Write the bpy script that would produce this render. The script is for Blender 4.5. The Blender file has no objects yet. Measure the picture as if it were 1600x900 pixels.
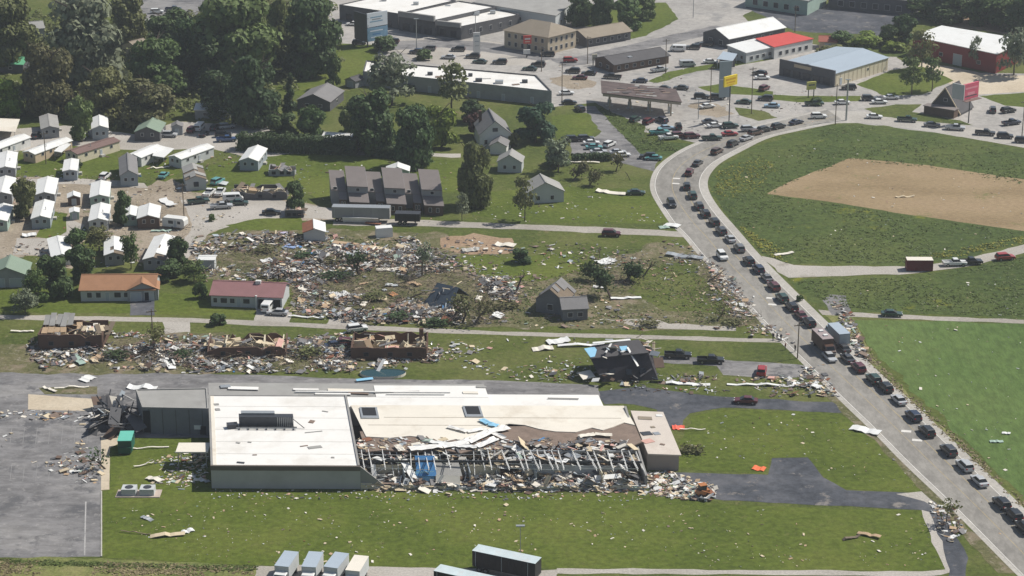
import bpy, bmesh, math, random
from mathutils import Vector, noise
from mathutils.geometry import tessellate_polygon
RD = random.Random(11)
rad = math.radians
SC = bpy.context.scene
COL = SC.collection

# ---------------------------------------------------------------- camera, sky, sun, exposure
HAZE = 0.00014                                        # density of the air, per metre
CAM_H, PITCH, FPX = 171.0, rad(20.0), 3434.0        # metres, below horizontal, focal length in photo pixels (1600 wide)
cam_d = bpy.data.cameras.new('camera'); cam = bpy.data.objects.new('camera', cam_d); COL.objects.link(cam)
cam.location = (0, 0, CAM_H); cam.rotation_euler = (math.pi/2 - PITCH, 0, 0)
cam_d.sensor_width = 36.0; cam_d.lens = 36.0*FPX/1600.0; cam_d.clip_start = 1.0; cam_d.clip_end = 6000.0
SC.camera = cam
SUN_EL = rad(50.0); SUN_DIR = Vector((0.91, 0.41, 0)).normalized()
w = bpy.data.worlds.new('World'); SC.world = w; w.use_nodes = True
nt = w.node_tree; nt.nodes.clear()
sky = nt.nodes.new('ShaderNodeTexSky'); sky.sky_type = 'NISHITA'; sky.sun_disc = False
sky.sun_elevation = SUN_EL; sky.sun_rotation = math.atan2(SUN_DIR.x, SUN_DIR.y); sky.air_density = 1.2; sky.dust_density = 1.5
bg = nt.nodes.new('ShaderNodeBackground'); bg.inputs['Strength'].default_value = 0.06
wo = nt.nodes.new('ShaderNodeOutputWorld')
nt.links.new(sky.outputs[0], bg.inputs[0]); nt.links.new(bg.outputs[0], wo.inputs[0])
sun_d = bpy.data.lights.new('sun', 'SUN'); sun = bpy.data.objects.new('sun', sun_d); COL.objects.link(sun)
sun_d.energy = 4.2; sun_d.angle = rad(0.55); sun_d.color = (1.0, 0.955, 0.88)
sv = Vector((SUN_DIR.x*math.cos(SUN_EL), SUN_DIR.y*math.cos(SUN_EL), math.sin(SUN_EL)))
sun.rotation_euler = sv.to_track_quat('Z', 'Y').to_euler(); sun.location = (200, 600, 300)
SC.view_settings.view_transform = 'Standard'; SC.view_settings.look = 'None'
SC.view_settings.exposure = 0.33; SC.view_settings.gamma = 1.0; SC.view_settings.use_curve_mapping = False
SC.render.engine = 'CYCLES'; SC.render.resolution_x = 1024; SC.render.resolution_y = 576

# ---------------------------------------------------------------- photo pixel -> point on the plane at height z
CP, SP = math.cos(PITCH), math.sin(PITCH)
def P(px, py, z=0.0):
    u = (px-800.0)/FPX; v = (450.0-py)/FPX
    dx, dy, dz = u, CP+v*SP, -SP+v*CP
    t = (z-CAM_H)/dz
    return Vector((dx*t, dy*t, z))

# ---------------------------------------------------------------- materials
MATS = {}
def node_mat(name):
    m = bpy.data.materials.new(name); m.use_nodes = True
    return m, m.node_tree, m.node_tree.nodes['Principled BSDF']
def N(nt, kind, **kw):
    n = nt.nodes.new(kind)
    for k, v in kw.items(): setattr(n, k, v)
    return n
def noise_node(nt, co, scale, detail=4, rough=.6, stretch=None):
    n = N(nt, 'ShaderNodeTexNoise'); n.inputs['Scale'].default_value = scale
    n.inputs['Detail'].default_value = detail; n.inputs['Roughness'].default_value = rough
    if stretch:
        mp = N(nt, 'ShaderNodeMapping'); mp.inputs['Scale'].default_value = stretch
        nt.links.new(co, mp.inputs[0]); co = mp.outputs[0]
    nt.links.new(co, n.inputs['Vector'])
    return n.outputs['Fac']
def ramp(nt, fac, stops):
    r = N(nt, 'ShaderNodeValToRGB'); e = r.color_ramp.elements
    while len(e) < len(stops): e.new(0.5)
    for el, (p, c) in zip(e, stops):
        el.position = p; el.color = (c[0], c[1], c[2], 1) if isinstance(c, (tuple, list)) else (c, c, c, 1)
    nt.links.new(fac, r.inputs[0]); return r.outputs[0]
def mix(nt, fac, a, b, mode='MIX'):
    m = N(nt, 'ShaderNodeMix', data_type='RGBA', blend_type=mode)
    for s, v in ((0, fac), (6, a), (7, b)):
        if isinstance(v, (int, float)): m.inputs[s].default_value = v
        elif isinstance(v, (tuple, list)): m.inputs[s].default_value = (v[0], v[1], v[2], 1)
        else: nt.links.new(v, m.inputs[s])
    return m.outputs[2]
def mat(name, c, rough=.75, var=.18, scale=.6, metal=0.0, dirt=None, dirt_amt=.5, bump=0.0, streak=None, rnd=0.0, fine=5.0):
    """painted / weathered surface: large and small noise, optional dirt patches of their own shape"""
    if name in MATS: return MATS[name]
    m, nt, bs = node_mat(name)
    co = N(nt, 'ShaderNodeTexCoord').outputs['Object']
    lo = [x*(1-var) for x in c]; hi = [min(1, x*(1+var)) for x in c]
    f1 = noise_node(nt, co, scale, 5, .65, streak)
    col = ramp(nt, f1, [(.3, lo), (.7, hi)])
    f2 = noise_node(nt, co, fine, 3, .7)
    col = mix(nt, .35, col, ramp(nt, f2, [(.3, lo), (.7, hi)]))
    if dirt:
        f3 = noise_node(nt, co, scale*.45+.05, 6, .7)
        k = N(nt, 'ShaderNodeMath', operation='MULTIPLY'); k.inputs[1].default_value = dirt_amt
        nt.links.new(ramp(nt, f3, [(.5, 0.0), (.68, 1.0)]), k.inputs[0])
        col = mix(nt, k.outputs[0], col, dirt)
    if rnd:
        oi = N(nt, 'ShaderNodeObjectInfo'); hs = N(nt, 'ShaderNodeHueSaturation')
        mr = N(nt, 'ShaderNodeMapRange'); mr.inputs[3].default_value = 1-rnd; mr.inputs[4].default_value = 1+rnd
        nt.links.new(oi.outputs['Random'], mr.inputs[0]); nt.links.new(mr.outputs[0], hs.inputs['Value']); nt.links.new(col, hs.inputs['Color'])
        col = hs.outputs[0]
    nt.links.new(col, bs.inputs['Base Color'])
    bs.inputs['Roughness'].default_value = rough; bs.inputs['Metallic'].default_value = metal
    bs.inputs['Specular IOR Level'].default_value = .3
    if bump:
        b = N(nt, 'ShaderNodeBump'); b.inputs['Strength'].default_value = .6; b.inputs['Distance'].default_value = bump
        nt.links.new(f2, b.inputs['Height']); nt.links.new(b.outputs[0], bs.inputs['Normal'])
    MATS[name] = m; return m
def ground_mat(name, cols, scale=.05, speck=None, speck_at=.62, speck_amt=.7, bump=.12, mid=.5, fine=1.3, stretch=None, second=None, second_at=.58):
    """grass, soil, asphalt: three sizes of noise, patches of a second colour and specks"""
    m, nt, bs = node_mat(name)
    co = N(nt, 'ShaderNodeTexCoord').outputs['Object']
    a = ramp(nt, noise_node(nt, co, scale, 6, .62, stretch), [(.38, cols[0]), (.5, cols[1]), (.62, cols[2])])
    f = noise_node(nt, co, fine, 4, .75, stretch)
    b = ramp(nt, f, [(.38, [x*.55 for x in cols[1]]), (.62, [x*1.5 for x in cols[1]])])
    col = mix(nt, mid, a, b)
    if second:
        col = mix(nt, ramp(nt, noise_node(nt, co, scale*1.7, 7, .7), [(second_at, 0.0), (second_at+.07, .85)]), col, second)
    if speck:
        k = N(nt, 'ShaderNodeMath', operation='MULTIPLY'); k.inputs[1].default_value = speck_amt
        nt.links.new(ramp(nt, noise_node(nt, co, .55, 5, .8), [(speck_at, 0.0), (speck_at+.08, 1.0)]), k.inputs[0])
        col = mix(nt, k.outputs[0], col, speck)
    nt.links.new(col, bs.inputs['Base Color'])
    bs.inputs['Roughness'].default_value = .95; bs.inputs['Specular IOR Level'].default_value = .15
    bp = N(nt, 'ShaderNodeBump'); bp.inputs['Strength'].default_value = .7; bp.inputs['Distance'].default_value = bump
    nt.links.new(f, bp.inputs['Height']); nt.links.new(bp.outputs[0], bs.inputs['Normal'])
    MATS[name] = m; return m
def leaf_mat(name, c):
    m, nt, bs = node_mat(name)
    oi = N(nt, 'ShaderNodeObjectInfo'); co = N(nt, 'ShaderNodeTexCoord').outputs['Object']
    f = noise_node(nt, co, .9, 3, .7)
    col = ramp(nt, f, [(.3, [x*.6 for x in c]), (.5, c), (.7, [min(1, x*1.5) for x in c])])
    hs = N(nt, 'ShaderNodeHueSaturation'); mr = N(nt, 'ShaderNodeMapRange'); mr.inputs[3].default_value = .485; mr.inputs[4].default_value = .515
    nt.links.new(oi.outputs['Random'], mr.inputs[0]); nt.links.new(mr.outputs[0], hs.inputs['Hue']); nt.links.new(col, hs.inputs['Color'])
    nt.links.new(hs.outputs[0], bs.inputs['Base Color'])
    bs.inputs['Roughness'].default_value = .6; bs.inputs['Specular IOR Level'].default_value = .2
    tr = N(nt, 'ShaderNodeBsdfTranslucent'); nt.links.new(hs.outputs[0], tr.inputs[0])
    ms = N(nt, 'ShaderNodeMixShader'); ms.inputs[0].default_value = .25
    out = nt.nodes['Material Output']
    nt.links.new(bs.outputs[0], ms.inputs[1]); nt.links.new(tr.outputs[0], ms.inputs[2]); nt.links.new(ms.outputs[0], out.inputs[0])
    MATS[name] = m; return m
def paint(name, c, coat=.6):
    m, nt, bs = node_mat('paint_'+name)
    bs.inputs['Base Color'].default_value = (*c, 1); bs.inputs['Roughness'].default_value = .38
    bs.inputs['Coat Weight'].default_value = coat; bs.inputs['Coat Roughness'].default_value = .12
    MATS['paint_'+name] = m; return m

G_LAWN = ground_mat('lawn_grass', [(.055, .08, .012), (.085, .112, .018), (.125, .14, .03)], .045, bump=.16, mid=.5, fine=.8, speck=(.15, .15, .055), speck_at=.57, speck_amt=.5)
G_BASE = ground_mat('meadow_grass', [(.045, .065, .016), (.08, .1, .022), (.14, .14, .05)], .05, bump=.2, mid=.5, fine=.9, speck=(.2, .175, .09), speck_at=.57, speck_amt=.55, second=(.16, .135, .07), second_at=.62)
G_ROUGH = ground_mat('rough_grass', [(.034, .056, .016), (.062, .088, .022), (.105, .12, .034)], .03, bump=.3, mid=.55, fine=.6, speck=(.16, .155, .06), speck_at=.58, speck_amt=.5, second=(.17, .175, .02), second_at=.6)
G_FIELD = ground_mat('crop_field', [(.058, .1, .026), (.084, .132, .036), (.11, .15, .045)], .02, bump=.16, mid=.42, fine=.7, stretch=(1, .35, 1), speck=(.14, .17, .065), speck_at=.58, speck_amt=.4)
G_TILL = ground_mat('tilled_soil', [(.2, .145, .08), (.27, .2, .115), (.31, .225, .14)], .03, bump=.15, mid=.35, second=(.14, .145, .05), second_at=.6, stretch=(.6, 1.3, 1))
G_DIRT = ground_mat('bare_dirt', [(.2, .165, .12), (.28, .235, .18), (.36, .31, .25)], .06, bump=.1, mid=.4, second=(.09, .115, .035), second_at=.62)
G_TAN = ground_mat('reddish_dirt', [(.24, .16, .1), (.3, .21, .14), (.33, .25, .17)], .08, bump=.1, mid=.45, second=(.1, .12, .04), second_at=.56)
G_MIX = ground_mat('trampled_grass', [(.06, .07, .026), (.11, .108, .048), (.19, .16, .1)], .09, bump=.2, mid=.5, second=(.21, .17, .12), second_at=.52, speck=(.32, .28, .22), speck_at=.55, speck_amt=.6)
G_DRY = ground_mat('dry_weeds', [(.075, .11, .025), (.15, .165, .055), (.27, .24, .11)], .09, bump=.2, mid=.5)
G_GRAVEL = ground_mat('pale_gravel', [(.3, .275, .24), (.37, .345, .31), (.43, .4, .365)], .05, bump=.03, mid=.35, fine=2.5, second=(.26, .24, .2), second_at=.6)
G_PAVE = ground_mat('worn_pavement', [(.26, .245, .23), (.33, .315, .295), (.4, .375, .345)], .028, bump=.02, mid=.3, fine=.5, second=(.22, .215, .21), second_at=.58)
G_ASPH = ground_mat('grey_asphalt', [(.12, .118, .12), (.185, .18, .18), (.27, .26, .25)], .08, bump=.03, mid=.45, fine=.5, stretch=(.45, 1.0, 1), second=(.1, .1, .105), second_at=.54, speck=(.34, .325, .31), speck_at=.56, speck_amt=.5)
G_DARK = ground_mat('dark_asphalt', [(.045, .05, .06), (.075, .08, .092), (.13, .13, .14)], .1, bump=.02, mid=.4, fine=.6, second=(.23, .21, .19), second_at=.58)
G_ROAD = ground_mat('highway_asphalt', [(.19, .18, .165), (.24, .228, .208), (.285, .27, .245)], .06, bump=.02, mid=.35, fine=.5, stretch=(1, .4, 1), second=(.165, .16, .152), second_at=.6)
G_LANE = ground_mat('lane_surface', [(.27, .245, .215), (.33, .305, .27), (.38, .35, .31)], .05, bump=.02, mid=.3)
G_CONC = ground_mat('shoulder_concrete', [(.33, .31, .28), (.39, .37, .335), (.43, .41, .38)], .05, bump=.02, mid=.25)
G_SAND = ground_mat('tan_concrete', [(.42, .35, .26), (.48, .41, .31), (.52, .45, .35)], .08, bump=.01, mid=.2)
WHITE_LINE = mat('white_road_paint', (.62, .6, .56), .7, .2, .5)
YELLOW_LINE = mat('yellow_road_paint', (.36, .29, .16), .8, .3, .5, dirt=(.24, .22, .2), dirt_amt=.8)

# ---------------------------------------------------------------- mesh builder
class MB:
    def __init__(s): s.v = []; s.f = []; s.m = []
    def add(s, pts, faces, mi=0):
        o = len(s.v); s.v.extend([tuple(p) for p in pts]); s.f.extend([tuple(i+o for i in f) for f in faces]); s.m.extend([mi]*len(faces)); return s
    def quad(s, a, b, c, d, mi=0): return s.add([a, b, c, d], [(0, 1, 2, 3)], mi)
    def hexa(s, p, mi=0):      # p: four bottom (ccw) + four top
        return s.add(p, [(3, 2, 1, 0), (4, 5, 6, 7), (0, 1, 5, 4), (1, 2, 6, 5), (2, 3, 7, 6), (3, 0, 4, 7)], mi)
    def box(s, c, d, mi=0, rz=0.0, rx=0.0, ry=0.0):
        hx, hy, hz = d[0]/2, d[1]/2, d[2]/2
        pts = [(-hx,-hy,-hz),(hx,-hy,-hz),(hx,hy,-hz),(-hx,hy,-hz),(-hx,-hy,hz),(hx,-hy,hz),(hx,hy,hz),(-hx,hy,hz)]
        if rx or ry or rz:
            from mathutils import Euler
            e = Euler((rx, ry, rz)).to_matrix(); pts = [e @ Vector(p) for p in pts]
        return s.hexa([(p[0]+c[0], p[1]+c[1], p[2]+c[2]) for p in pts], mi)
    def prism(s, poly, z0, z1, mi=0, cap=True):
        n = len(poly); pts = [(p[0], p[1], z0) for p in poly]+[(p[0], p[1], z1) for p in poly]
        fs = [(i, (i+1) % n, n+(i+1) % n, n+i) for i in range(n)]
        if cap: fs += [tuple(range(n, 2*n)), tuple(range(n-1, -1, -1))]
        return s.add(pts, fs, mi)
    def tube(s, p, q, r0, r1, n=6, mi=0):
        p = Vector(p); q = Vector(q); d = (q-p); 
        if d.length < 1e-6: return s
        d.normalize(); a = d.orthogonal().normalized(); b = d.cross(a)
        pts = [p+(a*math.cos(t)+b*math.sin(t))*r0 for t in [2*math.pi*i/n for i in range(n)]]
        pts += [q+(a*math.cos(t)+b*math.sin(t))*r1 for t in [2*math.pi*i/n for i in range(n)]]
        fs = [(i, (i+1) % n, n+(i+1) % n, n+i) for i in range(n)]+[tuple(range(n-1, -1, -1)), tuple(range(n, 2*n))]
        return s.add(pts, fs, mi)
    def mesh(s, name, mats, smooth=False):
        me = bpy.data.meshes.new(name); me.from_pydata(s.v, [], s.f)
        for m in (mats if isinstance(mats, (list, tuple)) else [mats]): me.materials.append(m)
        if any(s.m): me.polygons.foreach_set('material_index', s.m)
        if smooth: me.polygons.foreach_set('use_smooth', [True]*len(s.f))
        me.update(); return me
    def build(s, name, mats, parent=None, loc=None, smooth=False):
        return link(name, s.mesh(name, mats, smooth), parent, loc)
def link(name, data, parent=None, loc=None, rz=0.0):
    o = bpy.data.objects.new(name, data); COL.objects.link(o)
    if parent: o.parent = parent
    if loc is not None: o.location = loc
    if rz: o.rotation_euler = (0, 0, rz)
    return o
def tag(o, label, cat, group=None):
    o['label'] = label; o['category'] = cat
    if group: o['group'] = group
    return o
def thing(name, label, cat, loc, rz=0.0, group=None):
    o = link(name, None, None, loc, rz); o.empty_display_size = .5
    return tag(o, label, cat, group)
def kind(o, k, label=None, cat=None):
    o['kind'] = k
    if label: o['label'] = label
    if cat: o['category'] = cat
    return o
def copy_tree(o, parent=None):
    c = o.copy(); COL.objects.link(c); c.parent = parent
    for ch in list(o.children): copy_tree(ch, c)
    return c
def ordinal(i): return ['first','second','third','fourth','fifth','sixth','seventh','eighth','ninth','tenth','eleventh','twelfth','thirteenth','fourteenth','fifteenth','sixteenth','seventeenth','eighteenth','nineteenth','twentieth','twenty-first','twenty-second','twenty-third','twenty-fourth','twenty-fifth','twenty-sixth','twenty-seventh','twenty-eighth','twenty-ninth','thirtieth','thirty-first','thirty-second','thirty-third','thirty-fourth','thirty-fifth','thirty-sixth','thirty-seventh','thirty-eighth','thirty-ninth','fortieth'][i]

# ---------------------------------------------------------------- the ground and its sheets
SHEET = [0]
def sheet(name, px, m, layer, jit=.4, step=2.5):
    """a flat sheet outlined by photo pixels, its edge broken up, a few mm above the ground"""
    SHEET[0] += 1
    z = .007*layer+.0004*(SHEET[0] % 15)
    w0 = [P(x, y, 0) for x, y in px]; out = []
    for i, a in enumerate(w0):
        b = w0[(i+1) % len(w0)]; n = max(1, int((b-a).length/step)); d = (b-a)
        nn = Vector((-d.y, d.x, 0)).normalized() if d.length else Vector()
        for k in range(n):
            q = a+d*(k/n)
            if jit and not (k == 0): q = q+nn*(jit*2.2*noise.noise(q*.16)+jit*RD.uniform(-.45, .45))
            out.append(Vector((q.x, q.y, z)))
    tris = tessellate_polygon([out])
    me = bpy.data.meshes.new(name); me.from_pydata([tuple(p) for p in out], [], [t if _up(out, t) else t[::-1] for t in tris])
    me.materials.append(m); me.update()
    o = link(name, me); o['kind'] = 'structure'; return o
def _up(pts, t):
    a, b, c = (pts[i] for i in t); return (b-a).cross(c-a).z > 0

g = MB().quad((-1500, -400, 0), (1500, -400, 0), (1500, 1700, 0), (-1500, 1700, 0)).build('ground', G_BASE); g['kind'] = 'structure'
# far commercial pavement, lots and fields
sheet('pavement', [(505,62),(520,-40),(1180,-40),(1185,12),(1160,25),(1200,60),(1290,72),(1400,88),(1430,110),(1700,118),(1700,262),(1600,226),(1300,190),(1200,214),(1090,224),(1000,205),(930,160),(860,168),(820,150),(590,92)], G_PAVE, 1)
sheet('asphalt_lot', [(1165,12),(1180,2),(1300,8),(1390,14),(1450,22),(1420,42),(1390,58),(1300,52),(1240,48),(1200,28)], G_DARK, 2, .8)
sheet('asphalt_lot', [(200,-30),(322,-30),(325,40),(255,62),(205,55)], G_ASPH, 2, .6)
sheet('forecourt', [(600,62),(700,58),(780,66),(860,95),(830,104),(760,100),(700,104),(640,92)], G_GRAVEL, 2, .6)
for q, m in (([(532,68),(592,70),(590,95),(548,126),(470,150),(430,140),(470,105),(510,90)], G_LAWN), ([(880,8),(1040,4),(1060,30),(1010,56),(978,62),(968,40),(900,42)], G_LAWN),
          ([(1012,127),(1045,112),(1100,102),(1145,96),(1215,84),(1215,91),(1140,104),(1080,114),(1025,130)], G_LAWN), ([(1090,136),(1125,131),(1208,143),(1208,151),(1120,146)], G_LAWN),
          ([(1148,168),(1195,174),(1215,184),(1185,189),(1155,180)], G_BASE), ([(1338,132),(1392,110),(1440,104),(1490,126),(1440,148),(1385,150)], G_LAWN),
          ([(1206,148),(1262,150),(1345,150),(1345,158),(1262,160),(1206,156)], G_LAWN),
          ([(1350,170),(1400,163),(1440,163),(1425,175),(1500,188),(1520,196),(1440,190),(1375,182)], G_BASE), ([(1530,150),(1700,138),(1700,175),(1570,165)], G_LAWN),
          ([(862,182),(915,176),(934,198),(926,214),(862,216)], G_LAWN), ([(930,165),(960,178),(1008,196),(1008,214),(976,222),(955,195)], G_ROUGH),
          ([(980,216),(1085,226),(1058,240),(1025,250),(1000,240)], G_ROUGH), ([(1270,76),(1330,70),(1420,78),(1420,90),(1330,86)], G_ROUGH)):
    sheet('grass_verge', q, m, 3, .5)
sheet('parking_lane', [(902,166),(930,166),(962,200),(1000,240),(1028,252),(1022,268),(985,258),(952,250),(892,240),(892,216),(930,214),(940,205)], G_ASPH, 3, .3)
sheet('rough_field', [(1109,300),(1108,282),(1125,263),(1170,233),(1240,208),(1330,191),(1450,206),(1600,234),(1700,250),(1700,362),(1600,378),(1500,404),(1420,415),(1240,413),(1195,400),(1130,330)], G_ROUGH, 1, .8)
sheet('tilled_plot', [(1197,303),(1240,281),(1328,247),(1450,258),(1700,296),(1700,372),(1600,361),(1430,337),(1300,316)], G_TILL, 2, .3)
sheet('rough_field', [(1234,436),(1420,430),(1520,418),(1700,380),(1700,505),(1420,491),(1330,487),(1290,480),(1262,470)], G_ROUGH, 1, .8)
sheet('crop_field', [(1332,500),(1420,501),(1700,510),(1700,900),(1640,830),(1520,700),(1420,602),(1372,560)], G_FIELD, 1, .8)
sheet('dirt_verge', [(1283,484),(1330,486),(1345,520),(1362,558),(1402,602),(1520,712),(1640,828),(1600,800),(1562,757),(1480,680),(1407,610),(1350,560),(1322,535)], G_DRY, 2, .5)
sheet('side_road', [(1190,400),(1240,414),(1420,417),(1500,407),(1600,382),(1700,350),(1700,372),(1605,394),(1520,415),(1420,428),(1232,434),(1215,425)], G_GRAVEL, 3, .35)
sheet('field_lane', [(1278,484),(1330,488),(1420,492),(1700,504),(1700,509),(1420,499),(1330,495),(1285,492)], G_LANE, 3, .3)
sheet('cracked_asphalt', [(1285,470),(1297,460),(1322,462),(1330,490),(1300,492)], G_ASPH, 3, .4)
# mobile home park
sheet('park_ground', [(-60,280),(60,276),(200,282),(228,292),(262,275),(300,300),(420,305),(520,325),(520,345),(440,345),(360,350),(318,372),(300,412),(262,430),(200,400),(130,352),(112,420),(60,400),(-60,410)], G_DIRT, 1, .8)
sheet('asphalt_drive', [(600,66),(690,60),(800,70),(868,92),(845,96),(780,84),(690,74),(615,78)], G_ASPH, 3, .5)
sheet('asphalt_drive', [(860,92),(905,88),(1000,66),(1080,48),(1120,40),(1140,46),(1085,60),(1010,76),(930,98),(880,104)], G_ASPH, 2, .5)
sheet('bare_ground', [(858,122),(880,117),(915,120),(932,128),(925,137),(895,139),(870,133)], G_DIRT, 2, 1.2, 1.5)
sheet('bare_ground', [(1076,164),(1100,160),(1135,168),(1148,178),(1120,184),(1090,178)], G_DIRT, 3, 1.2, 1.5)
sheet('bare_ground', [(1430,110),(1440,96),(1560,118),(1700,118),(1700,136),(1530,148)], G_SAND, 2, .6)
sheet('bare_ground', [(1450,30),(1560,24),(1700,40),(1700,60),(1600,58),(1470,38)], G_TAN, 2, .8)
sheet('park_ground', [(-60,205),(100,196),(210,210),(280,190),(420,196),(440,228),(520,232),(720,240),(720,246),(520,241),(400,250),(330,232),(240,236),(160,232),(60,238),(-60,226)], G_GRAVEL, 2, .6)
sheet('park_lane', [(-60,282),(110,278),(225,286),(232,294),(110,287),(-60,291)], G_GRAVEL, 2, .3)
sheet('park_lane', [(282,312),(345,318),(420,308),(470,318),(520,326),(520,343),(452,338),(372,350),(330,362),(302,392),(286,412),(272,405),(300,350)], G_GRAVEL, 2, .4)
sheet('park_lane', [(104,345),(116,345),(132,352),(112,380),(100,402),(20,398),(26,372),(80,372)], G_GRAVEL, 2, .4)
sheet('grass_plot', [(20,244),(98,226),(150,232),(112,276),(22,276)], G_LAWN, 3, .5)
sheet('grass_plot', [(122,246),(182,240),(188,268),(124,280)], G_LAWN, 3, .5)
sheet('grass_plot', [(222,250),(262,246),(282,268),(258,284),(220,272)], G_LAWN, 3, .5)
sheet('grass_plot', [(318,262),(372,248),(460,240),(640,246),(720,250),(720,300),(500,312),(440,290),(372,292),(330,282)], G_LAWN, 3, .6)
sheet('grass_plot', [(80,330),(106,334),(104,362),(82,376),(56,370)], G_LAWN, 3, .5)
sheet('grass_plot', [(352,352),(400,342),(470,340),(474,360),(380,360)], G_LAWN, 3, .4)
# middle ground
sheet('lane', [(520,342),(640,343),(800,350),(930,354),(1066,362),(1075,371),(930,364),(800,358),(640,353),(520,352)], G_LANE, 3, .3)
sheet('grass_plot', [(740,300),(885,292),(985,296),(1022,310),(1052,350),(930,351),(800,346),(735,335)], G_LAWN, 2, .6)
sheet('trampled_ground', [(300,366),(470,356),(640,362),(700,366),(720,400),(800,412),(905,425),(1010,380),(1075,384),(1140,450),(1195,505),(1100,516),(800,512),(560,505),(462,492),(455,440),(320,436),(296,410)], G_MIX, 1, 1.5)
sheet('dirt_patch', [(688,372),(740,364),(800,372),(800,396),(735,398),(690,388)], G_TAN, 2, 1.0)
sheet('grass_plot', [(690,398),(735,402),(812,404),(860,398),(930,392),(930,420),(842,440),(782,436),(716,420)], G_LAWN, 2, 1.0)
sheet('grass_plot', [(1000,420),(1075,408),(1110,440),(1150,472),(1140,492),(1040,486),(980,455)], G_BASE, 2, 1.0)
sheet('lawn', [(-60,452),(40,452),(260,458),(320,462),(330,478),(400,488),(400,497),(240,491),(-60,489)], G_LAWN, 2, .5)
sheet('lane', [(-80,490),(300,497),(600,510),(800,518.5),(1000,523.5),(1225,530),(1230,536),(1000,529.5),(800,524.5),(560,515.5),(300,504),(-80,497.5)], G_LANE, 3, .2)
sheet('driveway', [(205,468),(241,468),(242,493),(203,493)], G_DARK, 3, .15)
sheet('driveway', [(252,500),(296,501),(293,530),(288,548),(268,546)], G_GRAVEL, 2, .4)
sheet('driveway', [(400,482),(456,488),(452,509),(396,505)], G_GRAVEL, 2, .3)
sheet('driveway', [(515,496),(556,500),(585,513),(505,511)], G_GRAVEL, 2, .4)
sheet('old_slab', [(940,498),(1030,500),(1045,506),(1150,510),(1150,517),(1040,514),(990,510)], G_GRAVEL, 2, .4)
sheet('lawn', [(-80,499),(300,505),(560,517),(800,526),(1000,531),(1225,537),(1262,575),(1300,620),(1100,612),(1000,606),(935,600),(740,596),(560,580),(330,578),(-80,572)], G_BASE, 1, .3)
sheet('trampled_ground', [(-80,536),(60,540),(180,528),(330,520),(545,535),(680,545),(690,560),(560,578),(330,584),(-80,584)], G_MIX, 2, 1.2)
sheet('driveway', [(1030,556),(1130,562),(1262,572),(1275,590),(1200,592),(1130,586),(1120,572),(1030,566)], G_ASPH, 3, .4)
sheet('driveway', [(930,612),(1000,604),(1060,612),(1130,620),(1300,628),(1345,640),(1365,660),(1325,645),(1130,637),(1078,646),(1066,668),(1046,668),(1026,640),(990,632),(945,632)], G_DARK, 3, .4)
sheet('lawn', [(1078,650),(1130,640),(1300,644),(1360,668),(1444,745),(1440,770),(1320,764),(1286,744),(1262,714),(1206,715),(1196,740),(1050,732),(1062,690),(1070,672)], G_LAWN, 2, .4)
# near ground
sheet('parking_lot', [(-120,578),(330,583),(330,602),(328,690),(160,684),(158,870),(-140,874)], G_ASPH, 2, .25)
sheet('rear_alley', [(325,584),(560,592),(760,594),(935,602),(940,640),(760,640),(330,640)], G_ASPH, 3, .3)
sheet('planting_strip', [(60,606),(152,604),(152,616),(70,616)], G_MIX, 3, .3)
sheet('concrete_slab', [(44,616),(155,624),(152,643),(44,640)], G_SAND, 3, .05)
sheet('walkway', [(158,682),(184,682),(184,694),(172,700),(171,765),(158,766)], G_SAND, 3, .05)
sheet('lawn', [(172,684),(330,684),(330,768),(700,770),(1012,774),(1130,788),(1250,793),(1440,798),(1462,830),(1472,862),(1482,888),(1440,893),(870,889),(400,884),(160,872),(160,768),(172,766)], G_LAWN, 2, .3)
sheet('weed_strip', [(-140,872),(160,872),(400,885),(400,930),(-140,930)], G_DRY, 2, .4)
sheet('gravel_lot', [(400,884),(640,887),(870,890),(870,930),(400,930)], G_GRAVEL, 2, .5)
sheet('gravel_path', [(870,888),(1440,893),(1478,890),(1472,862),(1480,862),(1490,893),(1445,901),(870,896)], G_GRAVEL, 3, .3)
sheet('weed_strip', [(870,897),(1490,902),(1600,980),(870,980)], G_BASE, 2, .4)
sheet('driveway', [(1046,738),(1200,742),(1206,716),(1262,715),(1286,746),(1322,766),(1440,771),(1462,785),(1482,806),(1440,797),(1250,788),(1130,782),(1060,772)], G_DARK, 3, .2)
sheet('gravel_edge', [(1400,772),(1440,768),(1466,790),(1486,806),(1470,800),(1445,784)], G_GRAVEL, 4, .3)
sheet('driveway', [(1446,797),(1484,806),(1496,842),(1513,872),(1508,930),(1478,930),(1484,890),(1470,858)], G_DARK, 3, .3)
sheet('gravel_edge', [(1440,797),(1452,800),(1474,858),(1484,890),(1478,892),(1462,858)], G_GRAVEL, 4, .3)

# the highway: left and right edge by photo row
LE = [(1640,945),(1588,895),(1530,836),(1476,782),(1412,722),(1369,677),(1314,625),(1269,580),(1193,507),(1144,452),(1096,402),(1068,367),(1051,352),(1034,327),(1018,300),(1018,280),(1028,260),(1054,240),(1086,224),(1122,212),(1180,197),(1232,184),(1290,170)]
RE = [(1752,945),(1700,895),(1641,836),(1588,782),(1525,722),(1477,677),(1423,625),(1377,585),(1300,510),(1240,452),(1190,402),(1160,367),(1147,352),(1126,329),(1107,300),(1105,280),(1117,262),(1133,250),(1158,237),(1200,215),(1246,205),(1290,196),(1320,190)]
def resample(pl, n):
    d = [0]
    for a, b in zip(pl, pl[1:]): d.append(d[-1]+(b-a).length)
    out = []
    for i in range(n):
        t = d[-1]*i/(n-1); k = 0
        while k < len(d)-2 and d[k+1] < t: k += 1
        out.append(pl[k].lerp(pl[k+1], (t-d[k])/max(1e-6, d[k+1]-d[k])))
    return out
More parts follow.
